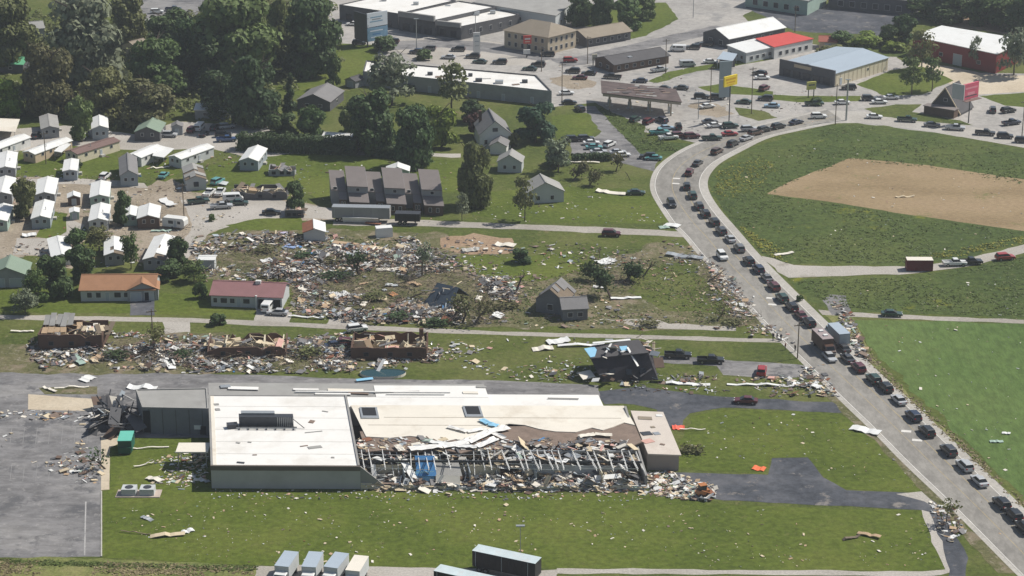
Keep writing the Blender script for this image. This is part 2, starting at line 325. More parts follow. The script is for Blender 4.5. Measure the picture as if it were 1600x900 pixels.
def smooth(pl, it=2):
    for _ in range(it):
        q = [pl[0]]
        for a, b in zip(pl, pl[1:]): q += [a.lerp(b, .25), a.lerp(b, .75)]
        pl = q+[pl[-1]]
    return pl
LW = smooth([P(*p) for p in LE]); RW = smooth([P(*p) for p in RE])
def across(f, i): return LW[i].lerp(RW[i], f)
def strip(name, f0, f1, m, z, dash=None, i0=0, i1=None, parent=None):
    b = MB(); i1 = i1 or len(LW)-1; run = 0.0
    for i in range(i0, i1):
        a, c = across(f0, i), across(f1, i); a2, c2 = across(f0, i+1), across(f1, i+1)
        L = (a2-a).length; n = max(1, int(L/1.0)) if dash else 1
        for k in range(n):
            run += L/n
            if dash and (run % dash[1]) > dash[0]: continue
            p = [x.lerp(y, t) for x, y, t in ((a, a2, k/n), (c, c2, k/n), (c, c2, (k+1)/n), (a, a2, (k+1)/n))]
            b.quad(*[(q.x, q.y, z) for q in p])
    return b.build(name, m, parent)
hw = strip('highway', 0, 1, G_ROAD, .034); hw['kind'] = 'structure'
strip('road_shoulder', .86, 1.0, G_CONC, .040, parent=hw)
strip('road_shoulder', -.03, .045, G_CONC, .038, parent=hw)
strip('edge_line', .055, .068, WHITE_LINE, .041, parent=hw)
strip('edge_line', .845, .857, WHITE_LINE, .041, parent=hw)
strip('centre_line', .36, .37, YELLOW_LINE, .041, parent=hw)
strip('centre_line', .585, .597, YELLOW_LINE, .041, parent=hw)
for px, py in ((1416,674),(1433,688),(1057,279),(1056,287),(1207,476),(1204,466)):
    c = P(px, py); MB().box((c.x, c.y, .044), (1.9, 1.0, .002), 0, rad(-12)).build('road_marking', WHITE_LINE, hw)
xr = sheet('cross_road', [(1282,172),(1350,174),(1450,186),(1600,213),(1700,232),(1700,255),(1600,231),(1450,205),(1350,192),(1290,193)], G_CONC, 3, .15)
# ditches and brush-covered dirt beside the highway
sheet('dirt_verge', [(1084,378),(1096,402),(1144,452),(1193,507),(1188,520),(1140,490),(1120,455),(1092,420),(1072,384)], G_MIX, 2, .6)
sheet('dirt_verge', [(1262,575),(1314,626),(1369,678),(1412,722),(1476,783),(1588,896),(1560,896),(1470,800),(1400,722),(1345,672),(1296,625),(1245,572)], G_MIX, 3, .4)

# ---------------------------------------------------------------- building materials
W_WHITE = mat('white_siding', (.62, .62, .6), .7, .08, .5, dirt=(.4, .38, .33), dirt_amt=.35)
W_CREAM = mat('cream_siding', (.62, .56, .42), .7, .08, .5, dirt=(.45, .4, .3), dirt_amt=.3)
W_TAN = mat('tan_siding', (.5, .4, .28), .75, .1, .5)
W_GREY = mat('grey_siding', (.3, .31, .32), .75, .1, .5, dirt=(.22, .22, .22))
W_BLUE = mat('blue_grey_siding', (.3, .34, .37), .75, .1, .5)
W_PALE = mat('pale_grey_siding', (.46, .48, .48), .75, .08, .5)
W_MINT = mat('mint_siding', (.32, .42, .36), .75, .1, .5)
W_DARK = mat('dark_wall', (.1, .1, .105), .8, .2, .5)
W_BRICK = mat('brown_brick', (.115, .07, .052), .85, .25, .9, fine=3.0)
W_BEIGE = mat('beige_stucco', (.46, .39, .29), .85, .08, .4)
W_RED = mat('red_metal_wall', (.2, .028, .03), .55, .15, .4)
W_BROWN = mat('brown_siding', (.12, .08, .06), .8, .2, .6)
W_BLOCK = mat('grey_block_wall', (.27, .265, .255), .85, .1, .35, dirt=(.18, .175, .165))
R_WHITE = mat('white_metal_roof', (.72, .72, .7), .45, .06, .4, dirt=(.5, .48, .44), dirt_amt=.4)
R_MEMB = mat('white_membrane_roof', (.74, .725, .69), .6, .07, .12, dirt=(.5, .46, .4), dirt_amt=.45)
R_CREAM = mat('aged_membrane_roof', (.69, .645, .56), .7, .09, .14, dirt=(.46, .39, .3), dirt_amt=.55)
R_GREYM = mat('gravel_roof', (.3, .295, .28), .85, .15, .25, dirt=(.2, .19, .18))
R_GREY = mat('grey_shingle', (.19, .185, .185), .85, .14, .5, bump=.02)
R_DGREY = mat('dark_shingle', (.085, .082, .085), .85, .2, .5)
R_TAUPE = mat('taupe_shingle', (.2, .175, .165), .85, .1, .5, bump=.02)
R_ORANGE = mat('orange_brown_shingle', (.32, .17, .095), .85, .15, .5, bump=.02)
R_MAUVE = mat('mauve_shingle', (.27, .14, .14), .8, .12, .5)
R_BROWN = mat('brown_metal_roof', (.17, .11, .095), .6, .12, .5)
R_GREEN = mat('green_metal_roof', (.14, .42, .24), .5, .1, .3)
R_SAGE = mat('sage_roof', (.2, .26, .2), .7, .1, .4)
R_RED = mat('red_metal_roof', (.55, .07, .055), .5, .1, .4)
R_STEEL = mat('blue_steel_roof', (.36, .42, .48), .4, .08, .3, streak=(1, .2, 1))
R_TAN = mat('tan_shingle', (.26, .22, .17), .85, .12, .5)
GLASS = mat('window_glass', (.03, .035, .045), .12, .2, 1.0); 
FRAME = mat('white_frame', (.6, .6, .58), .6, .05, 1.0)
DOORW = mat('grey_door', (.36, .4, .43), .6, .08, 1.0)
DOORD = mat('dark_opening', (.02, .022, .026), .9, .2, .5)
METAL = mat('galvanised_steel', (.42, .44, .45), .4, .12, 1.0, metal=.5)
DMETAL = mat('dark_steel', (.06, .065, .075), .5, .2, 1.0, metal=.3)
PLY = mat('plywood', (.42, .3, .19), .85, .15, .9)
LUMBER = mat('pale_lumber', (.55, .46, .32), .85, .15, 1.2)
INSUL = mat('brown_insulation', (.2, .15, .12), .95, .3, .6, bump=.05)
PINK = mat('pink_insulation', (.55, .33, .28), .95, .15, .7)
TARPB = mat('blue_tarp', (.06, .2, .42), .5, .15, .6)
SKYB = mat('sky_blue_panel', (.25, .5, .68), .5, .1, .6)
CONCR = mat('weathered_concrete', (.4, .385, .35), .85, .12, .5)
RUST = mat('rusty_metal', (.22, .09, .05), .8, .3, .8)
WOODP = mat('grey_timber', (.16, .125, .09), .85, .2, 1.0)

WINC = {}
def opening(t, a, b, f, z, w, h, fm=None, pm=None, name='window', off=(0, 0, 0), orz=0.0, pane=True):
    """window or door on the wall from a to b (local, outside on the right hand), centred at fraction f"""
    fm = fm or FRAME; pm = pm or GLASS
    a = Vector((a[0], a[1], 0)); b = Vector((b[0], b[1], 0)); c = a.lerp(b, f); ang = math.atan2(b.y-a.y, b.x-a.x)
    k = (round(w, 2), round(h, 2), fm.name, name)
    if k not in WINC: WINC[k] = MB().box((0, -.03, 0), (w, .1, h)).mesh(name, fm)
    o = link(name, WINC[k], t, _rel((c.x, c.y, z), off, orz), ang+orz)
    if pane:
        k2 = (k, 'pane', pm.name)
        if k2 not in WINC: WINC[k2] = MB().box((0, -.045, 0), (w-.16, .12, h-.16)).mesh('pane', pm)
        link('pane', WINC[k2], o)
    return o
def _rel(p, off, rz):
    c, s = math.cos(rz), math.sin(rz)
    return (off[0]+c*p[0]-s*p[1], off[1]+s*p[0]+c*p[1], off[2]+p[2])

def gable(name, label, cat, p0, p1, w, h, rise, roof, wall, wins=(), over=.3, group=None, into=None, base=0.0, tear=0.0, skirt=None, eave=None):
    """house with a ridge between photo pixels p0 and p1 (seen at height h+rise); wins = (face, fraction, z, w, h, kind)"""
    a = P(*p0, h+rise+base); b = P(*p1, h+rise+base); d = b-a; L = max(d.length, 2.0); mid = (a+b)/2
    rz = math.atan2(d.y, d.x)-math.pi/2
    if into is None:
        t = thing(name, label, cat, (mid.x, mid.y, base), rz, group); off = (0, 0, 0); orz = 0.0
    else:
        t = into; q = t.rotation_euler.z; v = Vector((mid.x-t.location.x, mid.y-t.location.y, 0))
        off = _rel((v.x, v.y, base-t.location.z), (0, 0, 0), -q); orz = rz-q
    x = w/2; y = L/2-over; e = eave if eave is not None else over
    wb = MB(); n = [(-x, -y), (x, -y), (x, y), (-x, y)]
    pts = []
    for s in (-y, y): pts += [(-x, s, 0), (x, s, 0), (x, s, h), (0, s, h+rise), (-x, s, h)]
    wb.add(pts, [(0, 1, 2, 3, 4), (9, 8, 7, 6, 5), (1, 6, 7, 2), (5, 0, 4, 9), (0, 5, 6, 1)])
    wo = wb.build('wall', wall, t, off); wo.rotation_euler.z = orz
    th = .16; sl = rise/x
    for sgn in (-1, 1):
        rb = MB(); ex = x+e; ze = h-sl*e; nseg = 1
        ys = [-L/2, L/2]
        if tear:      # torn: the slope is made of strips, some short, some missing, over bare boarding
            ys = [-L/2, -L/2+L*.17, -L/2+L*.38, -L/2+L*.52, -L/2+L*.8, L/2]
            p = [(0, -L/2+.1, h+rise-.1), (sgn*ex, -L/2+.1, ze-.1), (sgn*ex, L/2-.1, ze-.1), (0, L/2-.1, h+rise-.1)]
            if sgn < 0: p = p[::-1]
            rb.hexa(p+[(q[0], q[1], q[2]+.08) for q in p], 1)
        for y0, y1 in zip(ys, ys[1:]):
            e0, e1 = 0.0, ex
            if tear:
                if RD.random() < tear*.5: continue
                if RD.random() < tear: e1 = ex*RD.uniform(.35, .9)
                if RD.random() < tear*.6: e0 = ex*RD.uniform(.1, .4)
            if tear: y1 = y1-.02
            f0 = h+rise-sl*e0+.03; f1 = h+rise-sl*e1+.03
            p = [(sgn*e0, y0, f0), (sgn*e1, y0, f1), (sgn*e1, y1, f1), (sgn*e0, y1, f0)]
            if sgn < 0: p = p[::-1]
            rb.hexa(p+[(q[0], q[1], q[2]+th) for q in p])
        if rb.v:
            ro = rb.build('roof', [roof, WOODP] if tear else roof, t, off); ro.rotation_euler.z = orz
    if not tear:
        rc = MB().box((0, 0, h+rise+th+.035), (.35, L, .07)).build('ridge_cap', roof, t, off); rc.rotation_euler.z = orz
    edges = {'f': (n[0], n[1]), 'r': (n[1], n[2]), 'b': (n[2], n[3]), 'l': (n[3], n[0])}
    for wn in wins:
        fc, f, z, ww, hh = wn[:5]; k = wn[5] if len(wn) > 5 else 'window'
        A, B = edges[fc]
        if k == 'window': opening(t, A, B, f, z, ww, hh, off=off, orz=orz, pane=into is None or True)
        elif k == 'door': opening(t, A, B, f, hh/2+.05, ww, hh, FRAME, DOORW, 'door', off, orz)
        elif k == 'garage': opening(t, A, B, f, hh/2+.02, ww, hh, FRAME, DOORW, 'garage_door', off, orz)
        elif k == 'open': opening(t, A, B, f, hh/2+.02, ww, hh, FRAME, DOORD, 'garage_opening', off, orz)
    t['_L'] = L; t['_w'] = w
    return t
MH = 'homes in the mobile home park'
def mh_wins(L=1):
    return [('f', .3, 1.9, .9, 1.0), ('f', .7, 1.9, .9, 1.0), ('r', .2, 1.9, 1.0, .9), ('r', .42, 1.9, .9, .9), ('r', .55, 0, .9, 2.0, 'door'), ('r', .8, 1.9, 1.0, .9), ('l', .3, 1.9, 1.0, .9), ('l', .7, 1.9, 1.0, .9)]
def flat(name, label, cat, quad, h, roof, wall, par=.35, group=None, into=None, wins=(), base=0.0, cap=None, px=True):
    """flat-roofed block: corner pixels (front left, front right, back right, back left) seen at height h"""
    q = [P(x, y, h+base) for x, y in quad] if px else [Vector((x, y, h+base)) for x, y in quad]
    n = len(q); c = sum(q, Vector())/n
    if into is None: t = thing(name, label, cat, (c.x, c.y, base), 0, group); off = Vector((c.x, c.y, base))
    else: t = into; off = t.location.copy()
    L = [(p.x-off.x, p.y-off.y) for p in q]; zb = base-off.z
    cen = (sum(p[0] for p in L)/n, sum(p[1] for p in L)/n)
    def inset(p, k):
        v = Vector((cen[0]-p[0], cen[1]-p[1])); v.normalize(); return (p[0]+v.x*k, p[1]+v.y*k)
    I = [inset(p, .38) for p in L]
    b = MB(); z1 = h+zb
    for i in range(n):
        j = (i+1) % n
        b.quad((*L[i], zb), (*L[j], zb), (*L[j], z1), (*L[i], z1))
        if par:
            b.quad((*L[i], z1), (*L[j], z1), (*I[j], z1), (*I[i], z1), 1)
            b.quad((*I[i], z1), (*I[j], z1), (*I[j], z1-par), (*I[i], z1-par), 1)
    b.build('wall', [wall, cap or wall], t)
    if par: MB().prism(I, z1-par-.2, z1-par).build('roof', roof, t)
    else:
        O = [inset(p, -.4) for p in L]; MB().prism(O, z1+.003, z1+.2).build('roof', roof, t)
    for (e, f, z, ww, hh, k) in wins:
        A, B = L[e], L[(e+1) % n]
        if k == 'window': opening(t, A, B, f, z+zb, ww, hh)
        elif k == 'dark': opening(t, A, B, f, z+zb, ww, hh, DMETAL, GLASS, 'shop_window')
        elif k == 'door': opening(t, A, B, f, hh/2+.03+zb, ww, hh, FRAME, DOORW, 'door')
        elif k == 'sign': opening(t, A, B, f, z+zb, ww, hh, FRAME, W_WHITE, 'fascia_sign')
    t['_loc'] = [x for p in L for x in p]
    return t
def row(e, n, z, w, h, k='window', a=.08, b=.92): return [(e, a+(b-a)*(i+.5)/n, z, w, h, k) for i in range(n)]

# ---------------------------------------------------------------- mobile home park
w8 = mh_wins()
HOMES = [
 ('tan walled mobile home with white roof, left of the brown-roofed one', (44,237), (104,215), 4.2, 2.5, .55, R_WHITE, W_TAN),
 ('long cream mobile home with brown roof', (110,236), (178,215), 4.8, 2.6, .6, R_BROWN, W_CREAM),
 ('white mobile home at the left edge above the tan walled home', (-22,232), (38,210), 4.6, 2.5, .55, R_WHITE, W_WHITE),
 ('white mobile home at the left edge facing the camera, above the park lane', (8,261), (12,236), 5.0, 2.6, .6, R_WHITE, W_GREY),
 ('white roofed mobile home at the left edge just below the park lane', (2,301), (9,275), 5.0, 2.6, .7, R_WHITE, W_GREY),
 ('grey walled mobile home with pale roof under the trees at top left of the park', (78,198), (75,178), 4.8, 2.7, .7, R_GREYM, W_GREY),
 ('narrow tall pale blue mobile home under the olive trees', (156,197), (155,180), 4.4, 3.3, .8, R_WHITE, W_BLUE),
 ('small white roofed home standing in front of the brown-roofed mobile home', (109,266), (112,248), 3.6, 2.6, .35, R_WHITE, W_BLUE),
 ('rear one of the two white roofed homes in line, left row', (69,301), (75,276), 5.0, 2.6, .7, R_WHITE, W_GREY),
 ('front one of the two white roofed homes in line, left row', (63,338), (70,312), 4.5, 2.6, .7, R_WHITE, W_BLUE),
 ('rear one of the two white roofed homes in line, right row', (155,305), (158,282), 4.7, 2.6, .65, R_WHITE, W_MINT),
 ('front one of the two white roofed homes in line, right row', (153,342), (158,317), 4.5, 2.6, .65, R_WHITE, W_PALE),
 ('white roof of a mobile home pushed askew beside the dark garden trees', (97,398), (90,369), 4.8, 2.4, .5, R_WHITE, W_WHITE),
 ('white roofed mobile home with debris on the roof between the dark trees', (178,395), (178,369), 4.4, 2.6, .65, R_WHITE, W_GREY),
 ('white roofed home with dark brown front beside the camper', (231,337), (234,318), 5.2, 2.7, .8, R_WHITE, W_BROWN),
 ('small mint walled home with pinkish white roof beside the brown-fronted one', (203,336), (204,321), 3.3, 2.4, .5, R_WHITE, W_MINT),
 ('white roofed home with dark front at the lower edge of the park', (240,402), (258,366), 5.0, 2.6, .7, R_WHITE, W_GREY),
 ('tall blue-grey home with steep grey roof facing the park lane', (201,267), (199,239), 4.5, 3.0, 1.3, R_GREY, W_BLUE),
 ('pale mobile home with attached carport behind the tall blue-grey home', (208,242), (246,226), 4.8, 2.5, .6, R_WHITE, W_WHITE),
 ('long white mobile home with bluish end wall at the centre of the park', (272,244), (325,225), 4.4, 2.6, .6, R_WHITE, W_PALE),
 ('home with torn grey roof and one big window facing the camera', (306,275), (300,255), 5.2, 3.0, 1.0, R_GREYM, W_PALE),
 ('pale roofed home with dark blue end wall beside the green plot', (388,247), (403,227), 5.0, 2.7, .9, R_WHITE, W_BLUE),
 ('dark house with sage green roof under the trees', (229,199), (239,184), 7.0, 2.6, 1.5, R_SAGE, W_DARK),
 ('greenish white home at the left edge below the lane, half hidden', (-4,343), (6,318), 4.4, 2.6, .6, R_WHITE, W_MINT),
]
for i, (lb, p0, p1, ww, h, rise, rf, wl) in enumerate(HOMES):
    t = gable('mobile_home' if i not in (22,) else 'house', lb, 'mobile home' if i != 22 else 'house', p0, p1, ww, h, rise, rf, wl,
              w8 if i != 20 else [('f', .5, 1.7, 1.5, 1.5), ('r', .5, 1.8, 1, .9)], group=MH, tear=.35 if i == 20 else (.12 if i in (13, 16) else 0), eave=.2)
    L = t['_L']
    # skirting under the floor and steps at the door
    MB().box((ww/2+.5, L*.05, .3), (.9, 1.3, .6)).build('door_step', CONCR, t)
    if i in (0, 1, 3, 9, 11, 19): MB().tube((ww*.2, -L*.1, h+rise*.6), (ww*.2, -L*.1, h+rise+.7), .1, .1, 8).build('roof_vent', METAL, t)
for lb, p0, p1, ww, h, rise, rf, wl, g in (
 ('small shed with white roof and dark front between the two home rows', (115,306), (115,299), 3.0, 2.1, .6, R_WHITE, W_BROWN, 0),
 ('tiny mint shed with pale roof beside the grass plot', (116,331), (116,324), 2.2, 1.9, .3, R_WHITE, W_MINT, 0),
 ('grey rounded shed behind the silver car', (276,195), (277,189), 3.0, 2.4, .7, R_GREY, W_GREY, 0),
 ('white shed at the edge of the debris field', (310,401), (338,401), 3.2, 2.3, .35, R_WHITE, W_PALE, 0),
 ('white roofed shed with green wall behind the townhouses', (621,262), (622,254), 6.0, 2.8, 1.1, R_WHITE, W_MINT, 0)):
    gable('shed', lb, 'shed', p0, p1, ww, h, rise, rf, wl, [('f', .5, 0, 1.2, 1.8, 'door')], eave=.2)
# half white, half rust shed by the lane
t = gable('shed', 'small shed with half white, half rust-red roof beside the trailer', 'shed', (490,343), (491,358), 5.2, 2.5, .9, R_WHITE, W_PALE, [('f', .5, 0, 1.2, 2.0, 'door')], eave=.25)
for o in list(t.children):
    if o.name.startswith('roof') and max(v.co.x for v in o.data.vertices) > 1:
        o.data.materials[0] = RUST; o['label'] = 'rust-red slope of the shed roof'
# open carports
def carport(label, quad, z, roof, group=None):
    q = [P(x, y, z) for x, y in quad]; c = sum(q, Vector())/4
    t = thing('carport', label, 'carport', (c.x, c.y, 0)); L = [(p.x-c.x, p.y-c.y) for p in q]
    MB().prism(L, z-.12, z).build('roof', roof, t)
    for p in L: MB().tube((p[0]*.92, p[1]*.92, 0), (p[0]*.92, p[1]*.92, z-.12), .07, .07, 6).build('post', METAL, t)
    return t
carport('white carport roof attached behind the pale mobile home', [(238,243),(256,246),(272,232),(246,226)], 2.5, R_WHITE)
carport('white carport beside the tan walled mobile home', [(84,236),(96,238),(111,225),(99,222)], 2.4, R_WHITE)
carport('cream edged open carport at the left edge of the park', [(-20,203),(24,206),(31,186),(-20,184)], 2.8, R_CREAM)
# travel trailer
c = P(274, 356); t = thing('camper', 'white travel trailer with dark window beside the brown-fronted home', 'camper', (c.x, c.y, 0), rad(-18))
prof = [(-2.9,.55),(2.6,.55),(3.0,1.1),(3.0,2.3),(2.6,2.85),(-2.6,2.85),(-2.9,2.5)]
b = MB(); n = len(prof)
b.add([(x, -1.2, z) for x, z in prof]+[(x, 1.2, z) for x, z in prof], [tuple(range(n)), tuple(range(2*n-1, n-1, -1))]+[(i, n+i, n+(i+1) % n, (i+1) % n) for i in range(n)])
b.build('body', W_WHITE, t)
MB().box((-.6, -1.21, 1.8), (1.3, .06, .8)).build('window', GLASS, t); MB().box((1.6, -1.21, 1.8), (.8, .06, .7)).build('window', GLASS, t); MB().box((.6, -1.21, 1.45), (.65, .06, 1.7)).build('door', DOORW, t)
for s in (-1, 1): MB().tube((-.2, s*1.0, .36), (-.2, s*1.22, .36), .36, .36, 12).build('wheel', DMETAL, t)
MB().tube((3.0, 0, .5), (4.2, 0, .5), .06, .05, 6).build('tow_bar', DMETAL, t)

# ---------------------------------------------------------------- houses among the trees and in the middle ground
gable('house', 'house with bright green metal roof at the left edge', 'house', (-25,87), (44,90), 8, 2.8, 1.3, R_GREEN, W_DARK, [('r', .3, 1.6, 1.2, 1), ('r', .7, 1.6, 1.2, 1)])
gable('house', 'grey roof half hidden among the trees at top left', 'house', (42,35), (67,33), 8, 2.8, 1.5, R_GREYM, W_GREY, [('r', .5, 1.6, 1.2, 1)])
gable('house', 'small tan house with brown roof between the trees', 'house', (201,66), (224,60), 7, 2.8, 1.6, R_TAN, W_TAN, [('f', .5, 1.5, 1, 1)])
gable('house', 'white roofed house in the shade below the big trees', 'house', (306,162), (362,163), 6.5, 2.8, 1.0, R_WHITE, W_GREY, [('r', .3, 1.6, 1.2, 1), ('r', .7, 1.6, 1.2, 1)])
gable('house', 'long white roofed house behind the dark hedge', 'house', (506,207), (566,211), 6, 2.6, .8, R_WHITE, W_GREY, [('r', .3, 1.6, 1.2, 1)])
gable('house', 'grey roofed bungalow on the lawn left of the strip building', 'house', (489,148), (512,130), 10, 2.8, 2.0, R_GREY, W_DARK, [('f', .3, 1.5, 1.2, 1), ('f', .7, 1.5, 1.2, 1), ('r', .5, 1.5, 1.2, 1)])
gable('garage', 'small dark roofed garage beside the grey bungalow', 'garage', (546,122), (562,117), 4, 2.2, .8, R_DGREY, W_GREY, [('f', .5, 0, 2.4, 2, 'garage')])
t = gable('house', 'two storey white house with grey gable roof among the trees', 'house', (774,190), (764,170), 8.6, 4.2, 3.6, R_GREY, W_WHITE, [('f', .2, 2.0, .9, 1.4), ('f', .8, 2.0, .9, 1.4), ('f', .5, 5.4, 1.6, 1.2), ('r', .5, 2, 1, 1.3)])
gable('porch', '', '', (778,222), (783,212), 4.5, 2.4, 1.2, R_GREY, W_WHITE, into=t)
MB().box((-3, 2.5, 6.5), (.8, .8, 4)).build('chimney', W_BRICK, t)
gable('house', 'pale blue-grey cottage in front of the two storey white house', 'house', (796,243), (800,233), 6.4, 2.9, 1.9, R_GREYM, W_PALE, [('f', .3, 1.5, .9, 1.1), ('f', .7, 1.5, .9, 1.1)])
t = gable('house', 'pale grey gabled house behind the bare lawn tree', 'house', (853,286), (844,272), 9.5, 2.9, 2.5, R_GREYM, W_PALE, [('f', .3, 1.4, 1.0, 1.2), ('f', .68, 1.4, 1.0, 1.2), ('r', .5, 1.4, 1.2, 1.0)])
# orange roofed ranch house with garage wing
t = gable('ranch_house', 'ranch house with orange-brown roof and grey garage wing', 'house', (127,430), (247,429), 9.2, 2.7, 1.9, R_ORANGE, W_PALE,
    [('r', .12, 1.5, 1.2, 1.3), ('r', .24, 1.5, 1.2, 1.3), ('r', .36, 0, 1.0, 2.1, 'door'), ('r', .5, 1.5, 1.6, 1.3), ('r', .62, 1.5, 1.2, 1.2), ('l', .3, 1.5, 1.2, 1.2), ('l', .7, 1.5, 1.2, 1.2)], over=.4)
gable('', '', '', (222,443), (223,430), 6.8, 2.7, 1.6, R_ORANGE, W_GREY, [('f', .27, 0, 2.5, 2.1, 'garage'), ('f', .73, 0, 2.5, 2.1, 'open')], into=t, over=.4)
# mauve ranch house
t = gable('ranch_house', 'long pale ranch house with mauve roof and two dark garage openings', 'house', (333,439), (448,443), 8.2, 2.7, 1.8, R_MAUVE, W_PALE,
    [('r', .06, 1.5, 1.0, 1.2), ('r', .18, 1.5, 1.6, 1.3), ('r', .3, 1.5, 1.2, 1.2), ('r', .39, 0, 1.0, 2.1, 'door'), ('r', .5, 1.5, 1.6, 1.2), ('r', .745, 0, 2.7, 2.2, 'open'), ('r', .9, 0, 2.7, 2.2, 'open')], over=.35)
MB().box((0.3, t['_L']*.12, 4.3), (.9, 1.2, 1.6)).build('chimney', W_WHITE, t)
MB().box((t['_w']/2+.25, t['_L']*.135, 1.5), (.5, .4, 3.0)).build('porch_post', W_WHITE, t)
t = gable('garage', 'grey two-door garage house at the left edge above the lane', 'house', (9,419), (17,399), 8.8, 2.9, 1.9, R_SAGE, W_GREY, [('f', .28, 0, 2.9, 2.2, 'garage'), ('f', .72, 0, 2.9, 2.2, 'garage')], over=.35)
# storm-torn house with grey roof
t = gable('damaged_house', 'storm-torn house with broken grey gable roof beside the uprooted trees', 'house', (859,452), (877,434), 6.6, 3.2, 2.6, R_GREY, mat('slate_siding', (.17, .175, .185), .8, .15, .5), [('f', .5, 1.5, 1.4, 1.4)], tear=.3)
gable('', '', '', (874,466), (917,464), 6.2, 2.7, 1.5, R_GREY, MATS['slate_siding'], [('r', .3, 1.4, 1.2, 1.1), ('r', .7, 1.4, 1.2, 1.1)], into=t)

# townhouses: six staggered units, each with wall, upper roof, lower roof
A, B = P(521, 330), P(697, 338); d = (B-A); ang = math.atan2(d.y, d.x)
t = thing('townhouse_row', 'row of six joined townhouses with staggered taupe roofs', 'townhouses', A, ang)
x = 0.0
for k in range(6):
    big = k % 2; wd = 5.2 if big else 3.9; hz = 5.8 if big else 4.0; y0 = 3.4 if big else 5.2; dp = 7.0
    MB().hexa([(x, y0, 0), (x+wd-.02, y0, 0), (x+wd-.02, y0+dp, 0), (x, y0+dp, 0), (x, y0, hz), (x+wd-.02, y0, hz), (x+wd-.02, y0+dp, hz+2.6), (x, y0+dp, hz+2.6)]).build('wall', W_GREY, t)
    MB().hexa([(x-.15, y0-.5, hz-.15), (x+wd-.1, y0-.5, hz-.15), (x+wd-.1, y0+dp+.3, hz+2.75), (x-.15, y0+dp+.3, hz+2.75), (x-.15, y0-.5, hz+.06), (x+wd-.1, y0-.5, hz+.06), (x+wd-.1, y0+dp+.3, hz+2.96), (x-.15, y0+dp+.3, hz+2.96)]).build('upper_roof', R_TAUPE, t)
    lw = wd-.5 if big else 1.8; lx = x+.3 if big else x+1.9
    MB().box((lx+lw/2, y0-1.6, 1.25), (lw, 3.1, 2.5)).build('porch_wall', W_BROWN, t)
    MB().hexa([(lx-.2, y0-3.5, 2.52), (lx+lw+.2, y0-3.5, 2.52), (lx+lw+.2, y0-.03, 3.9), (lx-.2, y0-.03, 3.9), (lx-.2, y0-3.5, 2.7), (lx+lw+.2, y0-3.5, 2.7), (lx+lw+.2, y0-.03, 4.08), (lx-.2, y0-.03, 4.08)]).build('lower_roof', R_TAUPE, t)
    for s in (.3, .7): opening(t, (lx, y0-3.15), (lx+lw, y0-3.15), s, 1.4, .8 if big else .5, 1.2)
    opening(t, (x, y0), (x+wd, y0), .5 if big else .25, 4.4 if not big else 4.9, 1.0, .9)
    x += wd+.2
for o in t.children:
    if not o.name.startswith('window'):
        for v in o.data.vertices: v.co.x -= .3*v.co.y
    else: o.location.x -= .3*o.location.y

# ---------------------------------------------------------------- far commercial buildings
dkw = row(0, 5, 1.5, 3.2, 2.2, 'dark')
t = flat('retail_store', 'large store with white roof and dark shop fronts at top centre', 'store', [(623,22),(680,31),(775,10),(718,1)], 5.6, R_MEMB, W_DARK, wins=[(0, .2, 1.6, 3, 2.4, 'dark'), (0, .5, 1.6, 3, 2.4, 'dark'), (0, .8, 1.6, 3, 2.4, 'dark')])
flat('', '', '', [(530,7),(622,21),(712,0),(625,-14)], 5.5, R_MEMB, W_DARK, into=t, wins=row(0, 5, 1.6, 2.6, 2.2, 'dark'))
flat('', '', '', [(681,34),(720,41),(812,22),(772,12)], 4.6, R_MEMB, W_DARK, into=t, wins=row(0, 2, 1.6, 2.6, 2.2, 'dark')+row(1, 5, 2.2, 1.2, 1.6, 'window'))
b = MB()
for p, q, z0, z1 in (((623,17),(679,25),5.2,7.0), ((683,32),(720,36),4.2,5.7)):
    a_ = P(*p, z1); c_ = P(*q, z1); dd = (c_-a_).normalized(); nn = Vector((dd.y, -dd.x, 0))*.5
    a_ -= t.location; c_ -= t.location
    b.hexa([(*(a_+nn).xy, z0), (*(c_+nn).xy, z0), (*(c_-nn).xy, z0), (*(a_-nn).xy, z0), (*(a_+nn).xy, z1), (*(c_+nn).xy, z1), (*(c_-nn).xy, z1), (*(a_-nn).xy, z1)])
b.build('facade_parapet', W_BLOCK, t)
for px, py in ((560,-2),(600,2),(650,8),(700,10),(745,20),(770,18)):
    c = P(px, py, 5.0)-t.location; MB().box((c.x, c.y, 5.6 if px < 690 else 4.9), (1.8, 1.4, 1.0)).build('roof_unit', METAL, t)
flat('warehouse', 'long grey-roofed warehouse behind the hotel', 'warehouse', [(740,4),(868,25),(897,2),(790,-18)], 5.5, R_GREYM, W_PALE, par=0, wins=row(0, 6, 2.6, 1.4, 1.2)+row(1, 2, 2, 2, 1.5))
